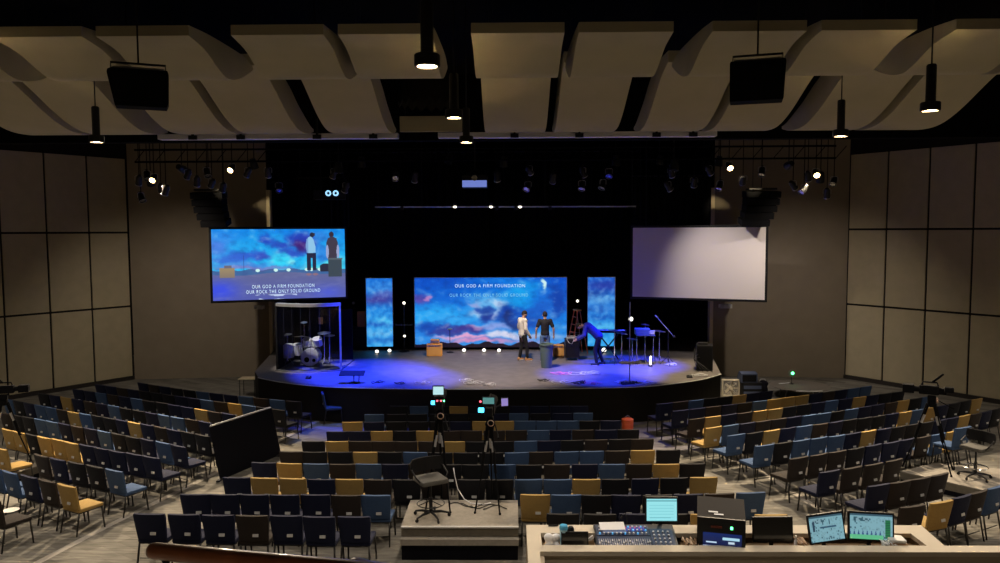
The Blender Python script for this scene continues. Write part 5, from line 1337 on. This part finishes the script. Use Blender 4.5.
def console():
    a = at(597, 546, 9.68); c = at(679, 546, 9.68); wd = c.x-a.x; cx = (a.x+c.x)/2
    t = thing('mixing_console', 'large dark blue-grey mixing console with rows of faders', 'mixing console', (cx, 9.85, WZ), R(0))
    W2 = wd/2; z0, z1 = .04, .20
    b = MB(); b.prism([(-.26, 0), (-.26, z0), (.26, z1), (.30, z1-.04), (.30, 0)], -W2, W2, 'x'); b.build('body', M['console_body'], t)
    ang = math.atan2(z1-z0, .52); L = math.hypot(.52, z1-z0)
    m0 = Matrix.Translation((0, -.26, z0)) @ Matrix.Rotation(ang, 4, 'X')
    b = MB(); b.M = m0; b.box((-.15*wd, L*.28, .004), (wd*.66, L*.5, .008)); b.box((.33*wd, L*.42, .004), (wd*.28, L*.78, .008)); b.box((-.15*wd, L*.76, .004), (wd*.66, L*.38, .008))
    b.build('control_surface', M['console_panel'], t)
    for i in range(24):
        b = MB(); b.M = m0; x = -.46*wd + i*wd*.62/23; b.box((x, L*.26, .009), (.006, L*.36, .003)); b.box((x, L*(.16+.2*(.5+.5*math.sin(i*2.3))), .018), (.018, .032, .016), bev=.003); b.build('fader', M['fader'], t)
    for r in range(3):
        for i in range(12):
            b = MB(); b.M = m0; x = -.44*wd + i*wd*.58/11; b.cyl((x, L*(.62+.12*r), .008), (x, L*(.62+.12*r), .03), .012, n=10); b.build('knob', M['fader'] if (i+r) % 3 else M['led_cyan_dim'], t)
    for r in range(5):
        for i in range(4):
            b = MB(); b.M = m0; x = .23*wd + i*wd*.06; b.cyl((x, L*(.16+.13*r), .008), (x, L*(.16+.13*r), .028), .014, n=10); b.build('knob', M['fader'], t)
    def p(u, v): return (200, 60, 90) if int(u*20) % 4 == 0 and v < .4 else ((60, 80, 170) if int(u*20) % 2 else (40, 50, 110))
    o = picture_grid(wd*.30, L*.16, 40, 10, p, 'display', t); o.matrix_local = m0 @ Matrix.Translation((-.02*wd, L*.80, .012)) @ Matrix.Rotation(-PI/2, 4, 'X') @ Matrix.Translation((0, 0, -L*.08))
    g = thing('paper_sheet', 'white paper sheet lying on the top left of the mixing console', 'paper', (cx-.18*wd-.10, 9.85, WZ))
    b = MB(); b.M = Matrix.Translation((0, -.26, z0+.02)) @ Matrix.Rotation(ang, 4, 'X'); b.box((0, L*.86, .010), (.34, .16, .004), rot=(0, 0, .03)); b.build('sheet', M['paper'], g)
    b = MB(); b.M = Matrix.Translation((0, -.26, z0+.02)) @ Matrix.Rotation(ang, 4, 'X'); b.box((.02, L*.66, .004), (.32, .07, .010)); b.build('blue_folder', M['blue_case'], g)
mat('led_cyan_dim', (.1, .3, .5), .5, emit=(.05, .25, .5), estr=1.2)
console()

def desk_items():
    q = at(563.5, 537, 9.72); t = thing('tumbler', 'light blue tumbler with bright blue lid at the left of the desk', 'cup', (q.x, 9.72, WZ))
    MB().lathe([(.0, .0), (.042, .0), (.052, .30), (.0, .30)], n=24).build('cup', M['clear_tumbler'], t, smooth=True)
    MB().lathe([(.0, .345), (.05, .345), (.058, .33), (.058, .295), (.0, .295)], n=24).build('lid', M['blue_tumbler'], t, smooth=True)
    q = at(571, 537, 9.74); t = thing('tumbler', 'dark brown travel mug standing right of the blue tumbler', 'cup', (q.x, 9.78, WZ))
    MB().lathe([(.0, .0), (.038, .0), (.046, .24), (.0, .24)], n=24).build('cup', M['frame_bronze'], t, smooth=True)
    MB().lathe([(.0, .30), (.03, .30), (.046, .27), (.048, .235), (.0, .235)], n=24).build('lid', M['black_plastic'], t, smooth=True)
    q = at(575, 545, 9.64); t = thing('small_monitor', 'low black screen panel at the left end of the desk', 'monitor', (q.x, 9.66, WZ))
    MB().box((0, .02, .17), (.36, .03, .20), rot=(-.1, 0, 0), bev=.006).build('housing', M['black_plastic'], t); MB().box((0, 0.0, .17), (.33, .004, .17), rot=(-.1, 0, 0)).build('screen_face', M['screen_black'], t)
    MB().box((0, .06, .04), (.2, .12, .08)).build('base', M['black_metal'], t)
    q = at(552.5, 544, 9.64); t = thing('white_cloth', 'crumpled white cloth at the left end of the sunken surface', 'cloth', (q.x, 9.68, WZ)); b = MB()
    for i in range(6): b.ball((.05*math.sin(i*2.1), .05*math.cos(i*1.7), .05+.03*i), .075, (1, .8, .7), rot=(i, i*.7, 0))
    o = b.build('cloth', M['paper'], t, smooth='all'); fuse(o, .012)
    q = on_plane(553, 526.5, z=DZ); t = thing('marker_pen', 'dark pen lying on the rear desk ledge at the left', 'pen', (q.x, q.y, DZ+.012)); MB().cyl((-.065, 0, 0), (.055, .01, 0), .011, n=10).build('barrel', M['black_plastic'], t); MB().cyl((.055, .01, 0), (.075, .012, 0), .008, n=10).build('cap', M['black_metal'], t)
    q = at(588, 539, 9.70); t = thing('notebook', 'pale notebook leaning left of the mixing console', 'notebook', (q.x, 9.74, WZ+.12), R(28)); MB().box((0, 0, .0), (.20, .012, .05), rot=(0, -.45, 0)).build('pages', M['paper'], t)
    MB().box((0, .01, -.01), (.21, .008, .06), rot=(0, -.45, 0)).build('cover', M['frame_bronze'], t); MB().box((0, .03, -.06), (.18, .1, .12)).build('holder', M['work_surface'], t)
    q = on_plane(627, 527.5, z=DZ); t = thing('gooseneck_lamp', 'thin black gooseneck lamp behind the mixing console', 'lamp', (q.x, q.y, DZ)); MB().tube([(0, 0, 0), (0, 0, .14), (-.03, 0, .20), (-.07, -.02, .17)], .006, n=6).build('neck', M['black_metal'], t, smooth='all'); MB().lathe([(.0, 0), (.02, 0), (.02, .02), (.0, .02)], n=12).build('base', M['black_metal'], t)
    MB().cyl((-.07, -.02, .17), (-.09, -.03, .14), .012, n=8).build('lamp_head', M['black_metal'], t)
    q = on_plane(642, 526, z=DZ); 
    q = at(898, 541, 9.64); t = thing('mini_computer', 'flat white mini computer beside the right bright monitor', 'computer', (q.x, 9.70, WZ+.0), R(-8))
    MB().box((0, 0, .17), (.21, .2, .04), bev=.015).build('case', M['white_plastic'], t); MB().box((0, 0, .074), (.24, .22, .148), bev=.01).build('stand', M['wood'], t)
    q = at(794, 540, 9.68); t = thing('white_bottle', 'small white bottle just right of the switched off monitor', 'bottle', (q.x+.02, 9.67, WZ)); MB().lathe([(.0, 0), (.022, 0), (.022, .15), (.01, .18), (.01, .20), (.0, .20)], n=16).build('bottle', M['paper'], t, smooth=True); MB().lathe([(.0, .2), (.013, .2), (.013, .225), (.0, .225)], n=12).build('cap', M['white_plastic'], t)
    for k, (x0, x1, l) in enumerate(((683, 697, 'brown cables on the work surface left of the black hood'), (796, 806, 'tangled cables on the work surface left of the bright monitors'), (880, 892, 'loose cables beside the white mini computer'))):
        a = at(x0, 542, 9.68); c = at(x1, 542, 9.68); t = thing('cable', l, 'cable', (a.x, 9.67, WZ+.01), 0, 'cables lying on the desk'); b = MB(); L = c.x-a.x
        b.tube([(L*i/24, .12*math.sin(i*.9+k), .14+.012*math.sin(i*1.3)) for i in range(25)], .008, n=5); b.tube([(L*i/24, .10*math.cos(i*.7+k), .12) for i in range(25)], .007, n=5)
        b.tube([(L/2, .1, .12), (L/2, .12, 0)], .008, n=5)
        b.build('cord', M['paper'] if k == 2 else M['wood'], t, smooth='all')
desk_items()

# ================================================================== camera platforms
def riser_block(poly, z_top, zf, t, lip=True):
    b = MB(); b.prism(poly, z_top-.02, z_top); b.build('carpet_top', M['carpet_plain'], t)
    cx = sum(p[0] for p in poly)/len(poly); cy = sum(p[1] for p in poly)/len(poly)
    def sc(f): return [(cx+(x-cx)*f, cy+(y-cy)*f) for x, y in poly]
    b = MB(); b.prism(sc(.998), z_top-.17, z_top-.02); b.build('fascia', M['carpet_shaded'], t)
def centre_riser():
    z = .90; a = on_plane(401, 526, z=z); c = on_plane(518.5, 526, z=z); yb = on_plane(450, 500, z=z).y
    t = thing('camera_platform', 'carpeted camera platform with black skirt in the middle of the seats', 'platform', (0, 0, 0))
    yn = (a.y+c.y)/2; zf = floor_z(12.5)
    riser_block([(a.x, yn), (c.x, yn), (c.x, yb), (a.x, yb)], z, zf, t)
    MB().box(((a.x+c.x)/2, yn-.015, z-.012), (c.x-a.x, .03, .03), bev=.006).build('step_edge', M['stage_edge'], t)
    MB().box(((a.x+c.x)/2, yn+.40, z-.23), (c.x-a.x+.0, 1.0, .10)).build('lower_deck', M['carpet_plain'], t)
    MB().box(((a.x+c.x)/2, (yn+yb)/2-.01, (z-.28+zf-.1)/2), (c.x-a.x-.02, yb-yn+.02, z-.28-zf+.1)).build('skirt', M['dark_cloth'], t)
    return z
CZ = centre_riser()

def side_riser(pts, h, label, mi=0):
    W3 = [on_plane(x, y, h) for x, y in pts]; zt = sum(p.z for p in W3)/len(W3)
    W3 = [on_plane(x, y, z=zt) for x, y in pts]
    t = thing('camera_platform', label, 'platform', (0, 0, 0)); poly = [(p.x, p.y) for p in W3]
    riser_block(poly, zt, 0, t)
    cx = sum(p[0] for p in poly)/len(poly); cy = sum(p[1] for p in poly)/len(poly)
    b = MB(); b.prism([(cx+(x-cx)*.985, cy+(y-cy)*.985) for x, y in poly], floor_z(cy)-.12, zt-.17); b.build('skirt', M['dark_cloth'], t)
    return zt
RZ_ = side_riser([(900, 471), (985, 490.5), (1040, 472), (935, 463)], .30, 'low carpeted platform among the right block chairs')
LZ_ = side_riser([(-40, 467), (5, 476), (43, 464), (0, 458)], .30, 'low carpeted platform at the left edge behind mustard chairs')

def video_camera(px, py, Y, zb, label, yaw, s=1.0, screens=True, spread=.42, long=False):
    q = at(px, py, Y); H = q.z-zb
    tr = thing('tripod', 'black tripod carrying the ' + label.replace('black ', '', 1).replace('with a bright white display, ', '').replace('with dim teal display, ', ''), 'tripod', (q.x, q.y, zb), yaw)
    top = H-.22
    for i, a in enumerate((-PI/2+.5, PI/2, PI+.9)):
        d = Vector((math.cos(a), math.sin(a), 0)); o = None
        b = MB(); b.tube([d*.05+Vector((0, 0, top-.05)), d*spread*.55+Vector((0, 0, top*.45))], .022, n=6); b.tube([d*.09+Vector((0, 0, top-.05)), d*(spread*.55+.03)+Vector((0, 0, top*.45))], .014, n=6)
        b.tube([d*spread*.52+Vector((0, 0, top*.48)), d*spread+Vector((0, 0, .015))], .014, n=6)
        o = b.build('leg', M['black'], tr)
        b = MB(); b.tube([d*(spread*.24)+Vector((0, 0, top*.80)), d*(spread*.36)+Vector((0, 0, top*.68))], .028, n=8); b.build('clamp', M['silver_metal'], o)
        MB().ball(d*spread+Vector((0, 0, .018)), .022).build('foot', M['black'], o, smooth='all')
    b = MB(); b.lathe([(.0, top-.12), (.05, top-.12), (.085, top-.03), (.085, top), (.0, top)], n=18); b.build('bowl', M['black'], tr, smooth=True)
    b = MB(); b.box((0, 0, top+.06), (.12, .16, .12), bev=.02); b.build('fluid_head', M['black'], tr)
    b = MB(); b.tube([(.07, -.05, top+.05), (.16, -.35, top-.12), (.17, -.42, top-.15)], [.010, .010, .016], n=6); b.build('pan_handle', M['black'], tr)
    b = MB(); b.lathe([(.045, -.02), (.058, 0), (.045, .02)], n=20, M=Matrix.Rotation(PI/2, 4, 'X'), c=(.02, -.10, top+.02), close=True); b.build('cable_loop', M['loop_peach'], tr, smooth=True)
    t = thing('video_camera', label, 'video camera', (q.x, q.y, zb+top+.12), yaw)
    MB().box((0, .05, .11), (.13, .34, .17), bev=.02).build('body', M['black'], t)
    MB().lathe([(.0, 0), (.055, 0), (.055, .12), (.075, .20), (.075, .30), (.0, .30)], n=20, M=Matrix.Rotation(-PI/2, 4, 'X'), c=(0, .2, .11)).build('lens', M['black'], t, smooth=True)
    MB().tube([(0, -.10, .20), (0, -.08, .26), (0, .16, .26), (0, .18, .20)], .014, n=6).build('top_handle', M['black'], t)
    MB().box((0, -.18, .10), (.10, .12, .12), bev=.01).build('battery', M['black'], t)
    if long:
        MB().box((.0, .40, .11), (.16, .20, .16), bev=.01).build('lens_hood', M['black'], t)
        MB().tube([(0, .0, .26), (-.02, -.12, .38), (-.03, -.18, .44)], [.02, .022, .018], n=8).build('microphone', M['black'], t)
        MB().box((-.10, -.28, .16), (.12, .16, .10), bev=.02).build('viewfinder', M['black'], t)
    t.scale = (s, s, s)
    return t, H
mat('loop_peach', (.75, .5, .38), .5)
def small_screen(t, x, y, z, w_, h_, colour, name, yaw=0.0, tilt=-.1):
    b = MB(); b.box((x, y, z), (w_, .025, h_), rot=(tilt, 0, yaw), bev=.005); f = b.build(name, M['black_plastic'], t)
    b = MB(); b.box((x, y-.015, z), (w_*.88, .004, h_*.82), rot=(tilt, 0, yaw)); b.build('display', colour, f)
    MB().cyl((x, y+.02, z), (x*.4, y+.08, z-h_*.8), .008, n=6).build('arm', M['black_metal'], f)
mat('disp_white', (.1, .1, .1), .4, emit=(.45, .75, .8), estr=1.0)
mat('disp_teal', (.1, .1, .1), .4, emit=(.05, .22, .22), estr=1.0)
mat('disp_violet', (.3, .25, .6), .4, emit=(.22, .18, .5), estr=.8)
t, H = video_camera(439.5, 403, 12.55, CZ, 'black video camera with a bright white display, left one of the centre pair', R(2), s=1.25, spread=.38)
small_screen(t, .0, -.22, .30, .155, .13, M['disp_white'], 'monitor', tilt=-.15)
MB().box((-.07, -.20, .13), (.06, .03, .05), bev=.008).build('tally_light', M['led_cyan'], t)
for x, m in ((-.015, 'led_red'), (.035, 'led_red'), (.075, 'led_green')): MB().ball((x, -.245, .165), .012).build('indicator', M[m], t)
t, H = video_camera(490, 410, 12.5, CZ, 'black video camera with dim teal display, right one of the centre pair', R(-3), s=1.25, spread=.38)
small_screen(t, .0, -.22, .26, .17, .10, M['disp_teal'], 'monitor', tilt=-.1)
MB().box((-.10, -.22, .13), (.075, .03, .06), bev=.008).build('tally_light', M['led_cyan'], t)
small_screen(t, .21, -.16, .23, .10, .12, M['disp_violet'], 'side_screen', yaw=.3)
MB().ball((-.11, -.2, .24), .014).build('indicator', M['led_red'], t)
def foot_at(px, py, zt):
    q = on_plane(px, py, z=zt); return q
q = foot_at(935, 470, RZ_)
video_camera(932, 391, q.y, RZ_, 'large black video camera on the right, seen from its side', R(62), s=1.1, long=True, spread=.5)
q = foot_at(8, 466, LZ_)
video_camera(3, 390, q.y, LZ_, 'large black video camera at the left edge of the seats', R(-70), s=1.0, long=True, spread=.5)

def stool(px, py, zt, label, back=True, ring_m='black_metal', face=0.0, h=.60):
    q = on_plane(px, py, z=zt); t = thing('drafting_stool', label, 'stool', (q.x, q.y, zt), face)
    for i in range(5):
        a = 2*PI*i/5+.3; o = MB().tube([(0, 0, .10), (.17*math.cos(a), .17*math.sin(a), .095), (.30*math.cos(a), .30*math.sin(a), .065)], [.024, .02, .015], n=6).build('base_arm', M['black_metal'], t)
        MB().cyl((.30*math.cos(a)-.01*math.sin(a), .30*math.sin(a)+.01*math.cos(a), .03), (.30*math.cos(a)+.01*math.sin(a), .30*math.sin(a)-.01*math.cos(a), .03), .029, n=12).build('caster', M['black_plastic'], o)
    MB().cyl((0, 0, .08), (0, 0, .34), .03, n=12).cyl((0, 0, .3), (0, 0, h), .018, n=10).build('column', M['black_metal'], t)
    b = MB(); b.lathe([(.215, .24), (.225, .25), (.235, .24), (.225, .23)], n=32, close=True)
    for a in (0, 2.09, 4.19): b.tube([(.03*math.cos(a), .03*math.sin(a), .28), (.225*math.cos(a), .225*math.sin(a), .24)], .008, n=5)
    b.build('foot_ring', M[ring_m], t, smooth=True)
    MB().box((0, 0, h+.04), (.46, .44, .085), bev=.035).build('seat', M['stool_cloth'], t, smooth=True)
    if back:
        b = MB(); n = 10; F = []; B = []
        for j in range(5):
            rf = []; rb = []
            for i in range(n+1):
                u = i/n*2-1; z = h+.14+j*.055; hw = .29*(1-.12*(abs(j-2)/2)**2); y = -.22+.06*u*u
                rf.append(b._v((u*hw, y+.02, z))); rb.append(b._v((u*hw, y-.02, z)))
            F.append(rf); B.append(rb)
        for j in range(4):
            for i in range(n): b.face([F[j][i], F[j][i+1], F[j+1][i+1], F[j+1][i]]); b.face([B[j][i+1], B[j][i], B[j+1][i], B[j+1][i+1]])
            b.face([F[j][0], F[j+1][0], B[j+1][0], B[j][0]]); b.face([F[j][n], B[j][n], B[j+1][n], F[j+1][n]])
        for i in range(n): b.face([F[0][i+1], F[0][i], B[0][i], B[0][i+1]]); b.face([F[4][i], F[4][i+1], B[4][i+1], B[4][i]])
        b.build('backrest', M['black_plastic'], t, smooth=True)
        MB().tube([(0, -.05, h), (0, -.25, h+.03), (0, -.27, h+.15), (0, -.245, h+.3)], .016, n=6).build('back_bar', M['black_metal'], t)
        for s in (-1, 1): MB().tube([(s*.2, .1, h+.02), (s*.28, .06, h+.12), (s*.28, -.1, h+.2), (s*.24, -.2, h+.22)], .014, n=6).build('armrest', M['black_plastic'], t)
mat('stool_cloth', (.10, .095, .085), .9)
stool(431, 517.5, CZ, 'black drafting stool with foot ring on the centre camera platform', face=R(-150))
stool(975, 478, RZ_, 'drafting stool with shiny foot ring on the right camera platform', ring_m='chrome', face=R(120), h=.60)

# white cable and boxes on the centre platform
q = on_plane(455, 503, z=CZ)
t = thing('cable', 'pale cable hanging from the tripod to the centre platform floor', 'cable', (q.x, q.y, CZ))
MB().tube([(-.02, 0, .62), (.0, .0, .48), (.05, 0, .25), (.16, -.02, .08), (.28, -.05, .012), (.5, -.1, .012), (.62, -.02, .012)], .009, n=6).build('cord', M['white_cord'], t, smooth='all')
t = thing('cable', 'dark cables curling over the centre platform beside the stool', 'cable', (q.x, q.y-.1, CZ+.012))
b = MB()
for k in range(4): b.tube([(.05*i+.2*k-.1, .10*math.sin(i*.7+k*1.6)-.04*k, 0) for i in range(9)], .009, n=5)
b.build('cord', M['cord_black'], t, smooth='all')

# slate chair standing on the right platform
q = on_plane(957, 469, z=RZ_)
place_chair(q.x, q.y+.25, 24, 'b', 'slate blue cloth chair on the right camera platform beside the stool', 'single chairs', z=RZ_)

# paper plate on a seat at the lower left
q = on_plane(11, 511, .49); t = thing('paper_plate', 'pale paper plate lying on a dark seat at the lower left', 'plate', (q.x, q.y, q.z)); MB().lathe([(.0, 0), (.08, 0), (.13, .018), (.128, .022), (.08, .006), (.0, .006)], n=28, close=False).build('plate', M['drum_skin'], t, smooth=True)

# ================================================================== floor on both sides of the stage
def cooler():
    q = on_plane(627.5, 430.5); t = thing('water_cooler', 'bright orange round drink cooler beside the front centre chairs', 'cooler', (q.x, q.y, q.z)); t.scale = (.95, .95, .82)
    MB().lathe([(.0, .0), (.15, .0), (.165, .03), (.175, .36), (.17, .38), (.0, .38)], n=28).build('body', M['orange_plastic'], t, smooth=True)
    for z in (.12, .26): MB().lathe([(.172, z-.008), (.178, z), (.172, z+.008)], n=28, close=True).build('band', M['orange_plastic'], t, smooth=True)
    MB().lathe([(.0, .44), (.13, .43), (.178, .40), (.178, .375), (.0, .375)], n=28).build('lid', M['orange_plastic'], t, smooth=True)
    MB().tube([(-.06, 0, .43), (-.05, 0, .49), (0, 0, .52), (.05, 0, .49), (.06, 0, .43)], .010, n=6).build('handle', M['silver_metal'], t, smooth='all')
    MB().cyl((0, -.17, .05), (0, -.21, .05), .018, n=8).build('tap', M['white_plastic'], t)
cooler()
def box_fan():
    a = on_plane(722.5, 396.5, z=0.0); c = on_plane(738.5, 396.5, z=0.0); wd = c.x-a.x
    t = thing('box_fan', 'white square box fan on the floor right of the stage', 'fan', ((a.x+c.x)/2, a.y, 0), R(-6)); W2 = wd/2
    b = MB()
    for x in (-W2, W2): b.box((x, 0, W2+.03), (.035, .12, wd+.03))
    for z in (.03, wd+.03): b.box((0, 0, z), (wd+.03, .12, .035))
    b.build('frame', M['fan_white'], t)
    b = MB()
    for i in (2, 4): b.lathe([(W2*.2*i, -.004), (W2*.2*i+.006, 0), (W2*.2*i, .004)], n=28, M=Matrix.Rotation(PI/2, 4, 'X'), c=(0, -.06, W2+.03), close=True)
    for k in range(4): a_ = k*PI/4; b.cyl((W2*math.cos(a_), -.06, W2+.03+W2*math.sin(a_)*.95), (-W2*math.cos(a_), -.06, W2+.03-W2*math.sin(a_)*.95), .004, n=4)
    b.build('grille', M['fan_white'], t)
    for k in range(5):
        a_ = k*2*PI/5; b = MB(); m = Matrix.Translation((0, .0, W2+.03)) @ Matrix.Rotation(a_, 4, 'Y'); b.M = m; b.box((W2*.48, 0, 0), (W2*.72, .01, W2*.30), rot=(.5, 0, 0), bev=.004); b.build('blade', M['fan_blade'], t)
    MB().lathe([(.0, 0), (W2*.2, 0), (W2*.2, .08), (.0, .08)], n=20, M=Matrix.Rotation(PI/2, 4, 'X'), c=(0, .0, W2+.03)).build('hub', M['fan_white'], t, smooth=True)
mat('fan_white', (.62, .56, .46), .5); mat('fan_blade', (.42, .38, .32), .5)
box_fan()
def gear_stack():
    q = on_plane(750, 397, z=0.0)
    t = thing('equipment_crate', 'dark blue-grey crate of gear on the floor between fan and wall', 'crate', (q.x, q.y, 0))
    MB().box((0, 0, .28), (.66, .5, .5), bev=.02).build('body', M['black_plastic'], t)
    for z in (.1, .3): MB().box((0, -.256, z+.08), (.58, .012, .11)).build('drawer_front', M['console_panel'], t)
    for x in (-.25, .25): MB().box((x, 0, .015), (.06, .4, .03)).build('foot', M['black_metal'], t)
    t = thing('stage_monitor', 'grey wedge speaker lying on the dark gear crate', 'speaker', (q.x-.1, q.y, .53))
    b = MB(); b.prism([(-.22, 0), (.22, 0), (.22, .14), (.05, .34), (-.22, .30)], -.27, .27, 'x'); b.build('cabinet', M['console_panel'], t)
    MB().box((0, -.226, .15), (.46, .012, .22)).build('speaker_grille', M['grille'], t)
    t = thing('gear_bag', 'black cloth bag piled on the right side of the dark crate', 'bag', (q.x+.40, q.y+.05, .0))
    b = MB(); b.ball((0, 0, .25), .25, (.8, .9, .95)); b.ball((.05, 0, .45), .16, (1.1, .9, .7)); o = b.build('body', M['dark_cloth'], t, smooth='all'); fuse(o, .03)
    MB().tube([(-.1, 0, .5), (-.03, 0, .60), (.1, 0, .6), (.16, 0, .48)], .014, n=6).build('handle', M['silver_metal'], t)
    # folding table lying before the wall
    a = on_plane(772, 387, .35); c = on_plane(838, 391, .35)
    t = thing('folding_table', 'low grey-brown table with pale front edge near the right wall', 'table', ((a.x+c.x)/2, a.y+.1, 0), R(-2)); wd = c.x-a.x
    MB().lathe([(.0, .36), (wd/2*.98, .36), (wd/2, .375), (wd/2*.98, .39), (.0, .39)], n=40).build('table_top', M['table_grey'], t, smooth=True)
    MB().tube([(-wd*.22, -wd*.47, .382), (0, -wd*.505, .382), (wd*.22, -wd*.47, .382)], .022, n=6).build('edge_strip', M['drum_skin'], t, smooth='all')
    for s in (-1, 1):
        for y in (-.3, .3): MB().cyl((s*wd*.3, y, .0), (s*wd*.26, y, .36), .02, n=8).build('leg', M['silver_metal'], t)
    g = thing('tool', 'thin pale tool lying on the low table by the right wall', 'tool', ((a.x+c.x)/2-wd*.22, a.y+.35, .392), R(15)); MB().box((0, 0, .012), (.42, .03, .022), bev=.004).build('bar', M['paper'], g)
    MB().box((.18, 0, .016), (.08, .05, .03), bev=.006).build('grip', M['white_plastic'], g)
    g = thing('green_lamp', 'round device with a glowing green light above the low table', 'lamp', ((a.x+c.x)/2-.2, a.y+.3, .392))
    MB().lathe([(.0, 0), (.08, 0), (.07, .015), (.012, .02), (.012, .28), (.0, .28)], n=20).build('stand', M['black_metal'], g, smooth=True)
    MB().lathe([(.04, 0), (.12, .0), (.12, .05), (.04, .05)], n=28, M=Matrix.Rotation(PI/2, 4, 'X'), c=(0, .02, .36), close=True).build('ring', M['table_grey'], g, smooth=True)
    MB().ball((0.02, -.03, .37), .05).build('bulb', M['led_green'], g, smooth='all')
mat('table_grey', (.16, .14, .12), .6)
gear_stack()
def side_table():
    a = on_plane(238, 379, z=.62); c = on_plane(255.5, 379, z=.62)
    t = thing('side_table', 'small wooden table with thin black legs at the left end of the stage', 'table', ((a.x+c.x)/2, a.y+.2, 0)); wd = c.x-a.x
    MB().box((0, 0, .61), (wd, .45, .035), bev=.008).build('table_top', M['trim_cream'], t)
    for x in (-.42, .42):
        for y in (-.19, .19): MB().cyl((x*wd, y, 0), (x*wd, y, .6), .014, n=8).build('leg', M['black_metal'], t)
side_table()

# wooden handrail right in front of the viewer
def handrail():
    a = at(151, 550.5, 2.05); c = at(322, 567.5, 1.72)
    t = thing('handrail', 'polished red-brown wooden handrail with rounded end in the foreground', 'handrail', tuple(a))
    d = (c-a); dn = d.normalized()
    MB().tube([Vector((0, 0, 0)), dn*.006, dn*.02, d*1.0, d*2.2], [.016, .021, .0235, .0235, .0235], n=24).build('rail', M['rail_wood'], t, smooth=True)
    for f in (.10, 1.7):
        p = d*f; MB().tube([p-Vector((0, 0, .02)), p-Vector((0, 0, .09)), p-Vector((0, 0, a.z-floor_z(2)-.01))], [.010, .012, .014], n=10).build('bracket', M['black_metal'], t)
handrail()
def rail_end():
    a = at(351, 564.5, 1.7); c = at(420, 583, 1.6)
    t = thing('handrail', 'rounded end of a second wooden handrail at the bottom picture edge', 'handrail', tuple(a)); d = c-a; dn = d.normalized()
    MB().tube([Vector((0, 0, 0)), dn*.006, dn*.02, d, d*2], [.013, .017, .019, .019, .019], n=20).build('rail', M['rail_wood'], t, smooth=True)
    p = d*.5; MB().tube([p-Vector((0, 0, .015)), p-Vector((0, 0, a.z-floor_z(2)-.01))], [.010, .013], n=10).build('bracket', M['black_metal'], t)
rail_end()

# pale border strips in the carpet along both aisles
def border(pts, wd, n):
    W3 = [on_plane(x, y) for x, y in pts]; b = MB()
    for a, c in zip(W3, W3[1:]):
        d = Vector((c.x-a.x, c.y-a.y, 0)).normalized(); s = Vector((-d.y, d.x, 0))*wd/2
        b.face([b._v((p.x, p.y, floor_z(p.y)+.004)) for p in (a-s, c-s, c+s, a+s)])
    o = b.build('trim_%d' % n, M['border']); struct(o)
mat('border', (.40, .37, .33), 1.0, noise_amt=.1, noise_scale=20, spec=.05)
border([(20, 572), (110, 525), (222, 470)], .14, 9); border([(222, 470), (300, 430), (318, 421)], .14, 10)
border([(690, 425), (765, 474), (800, 497), (850, 530)], .14, 11)
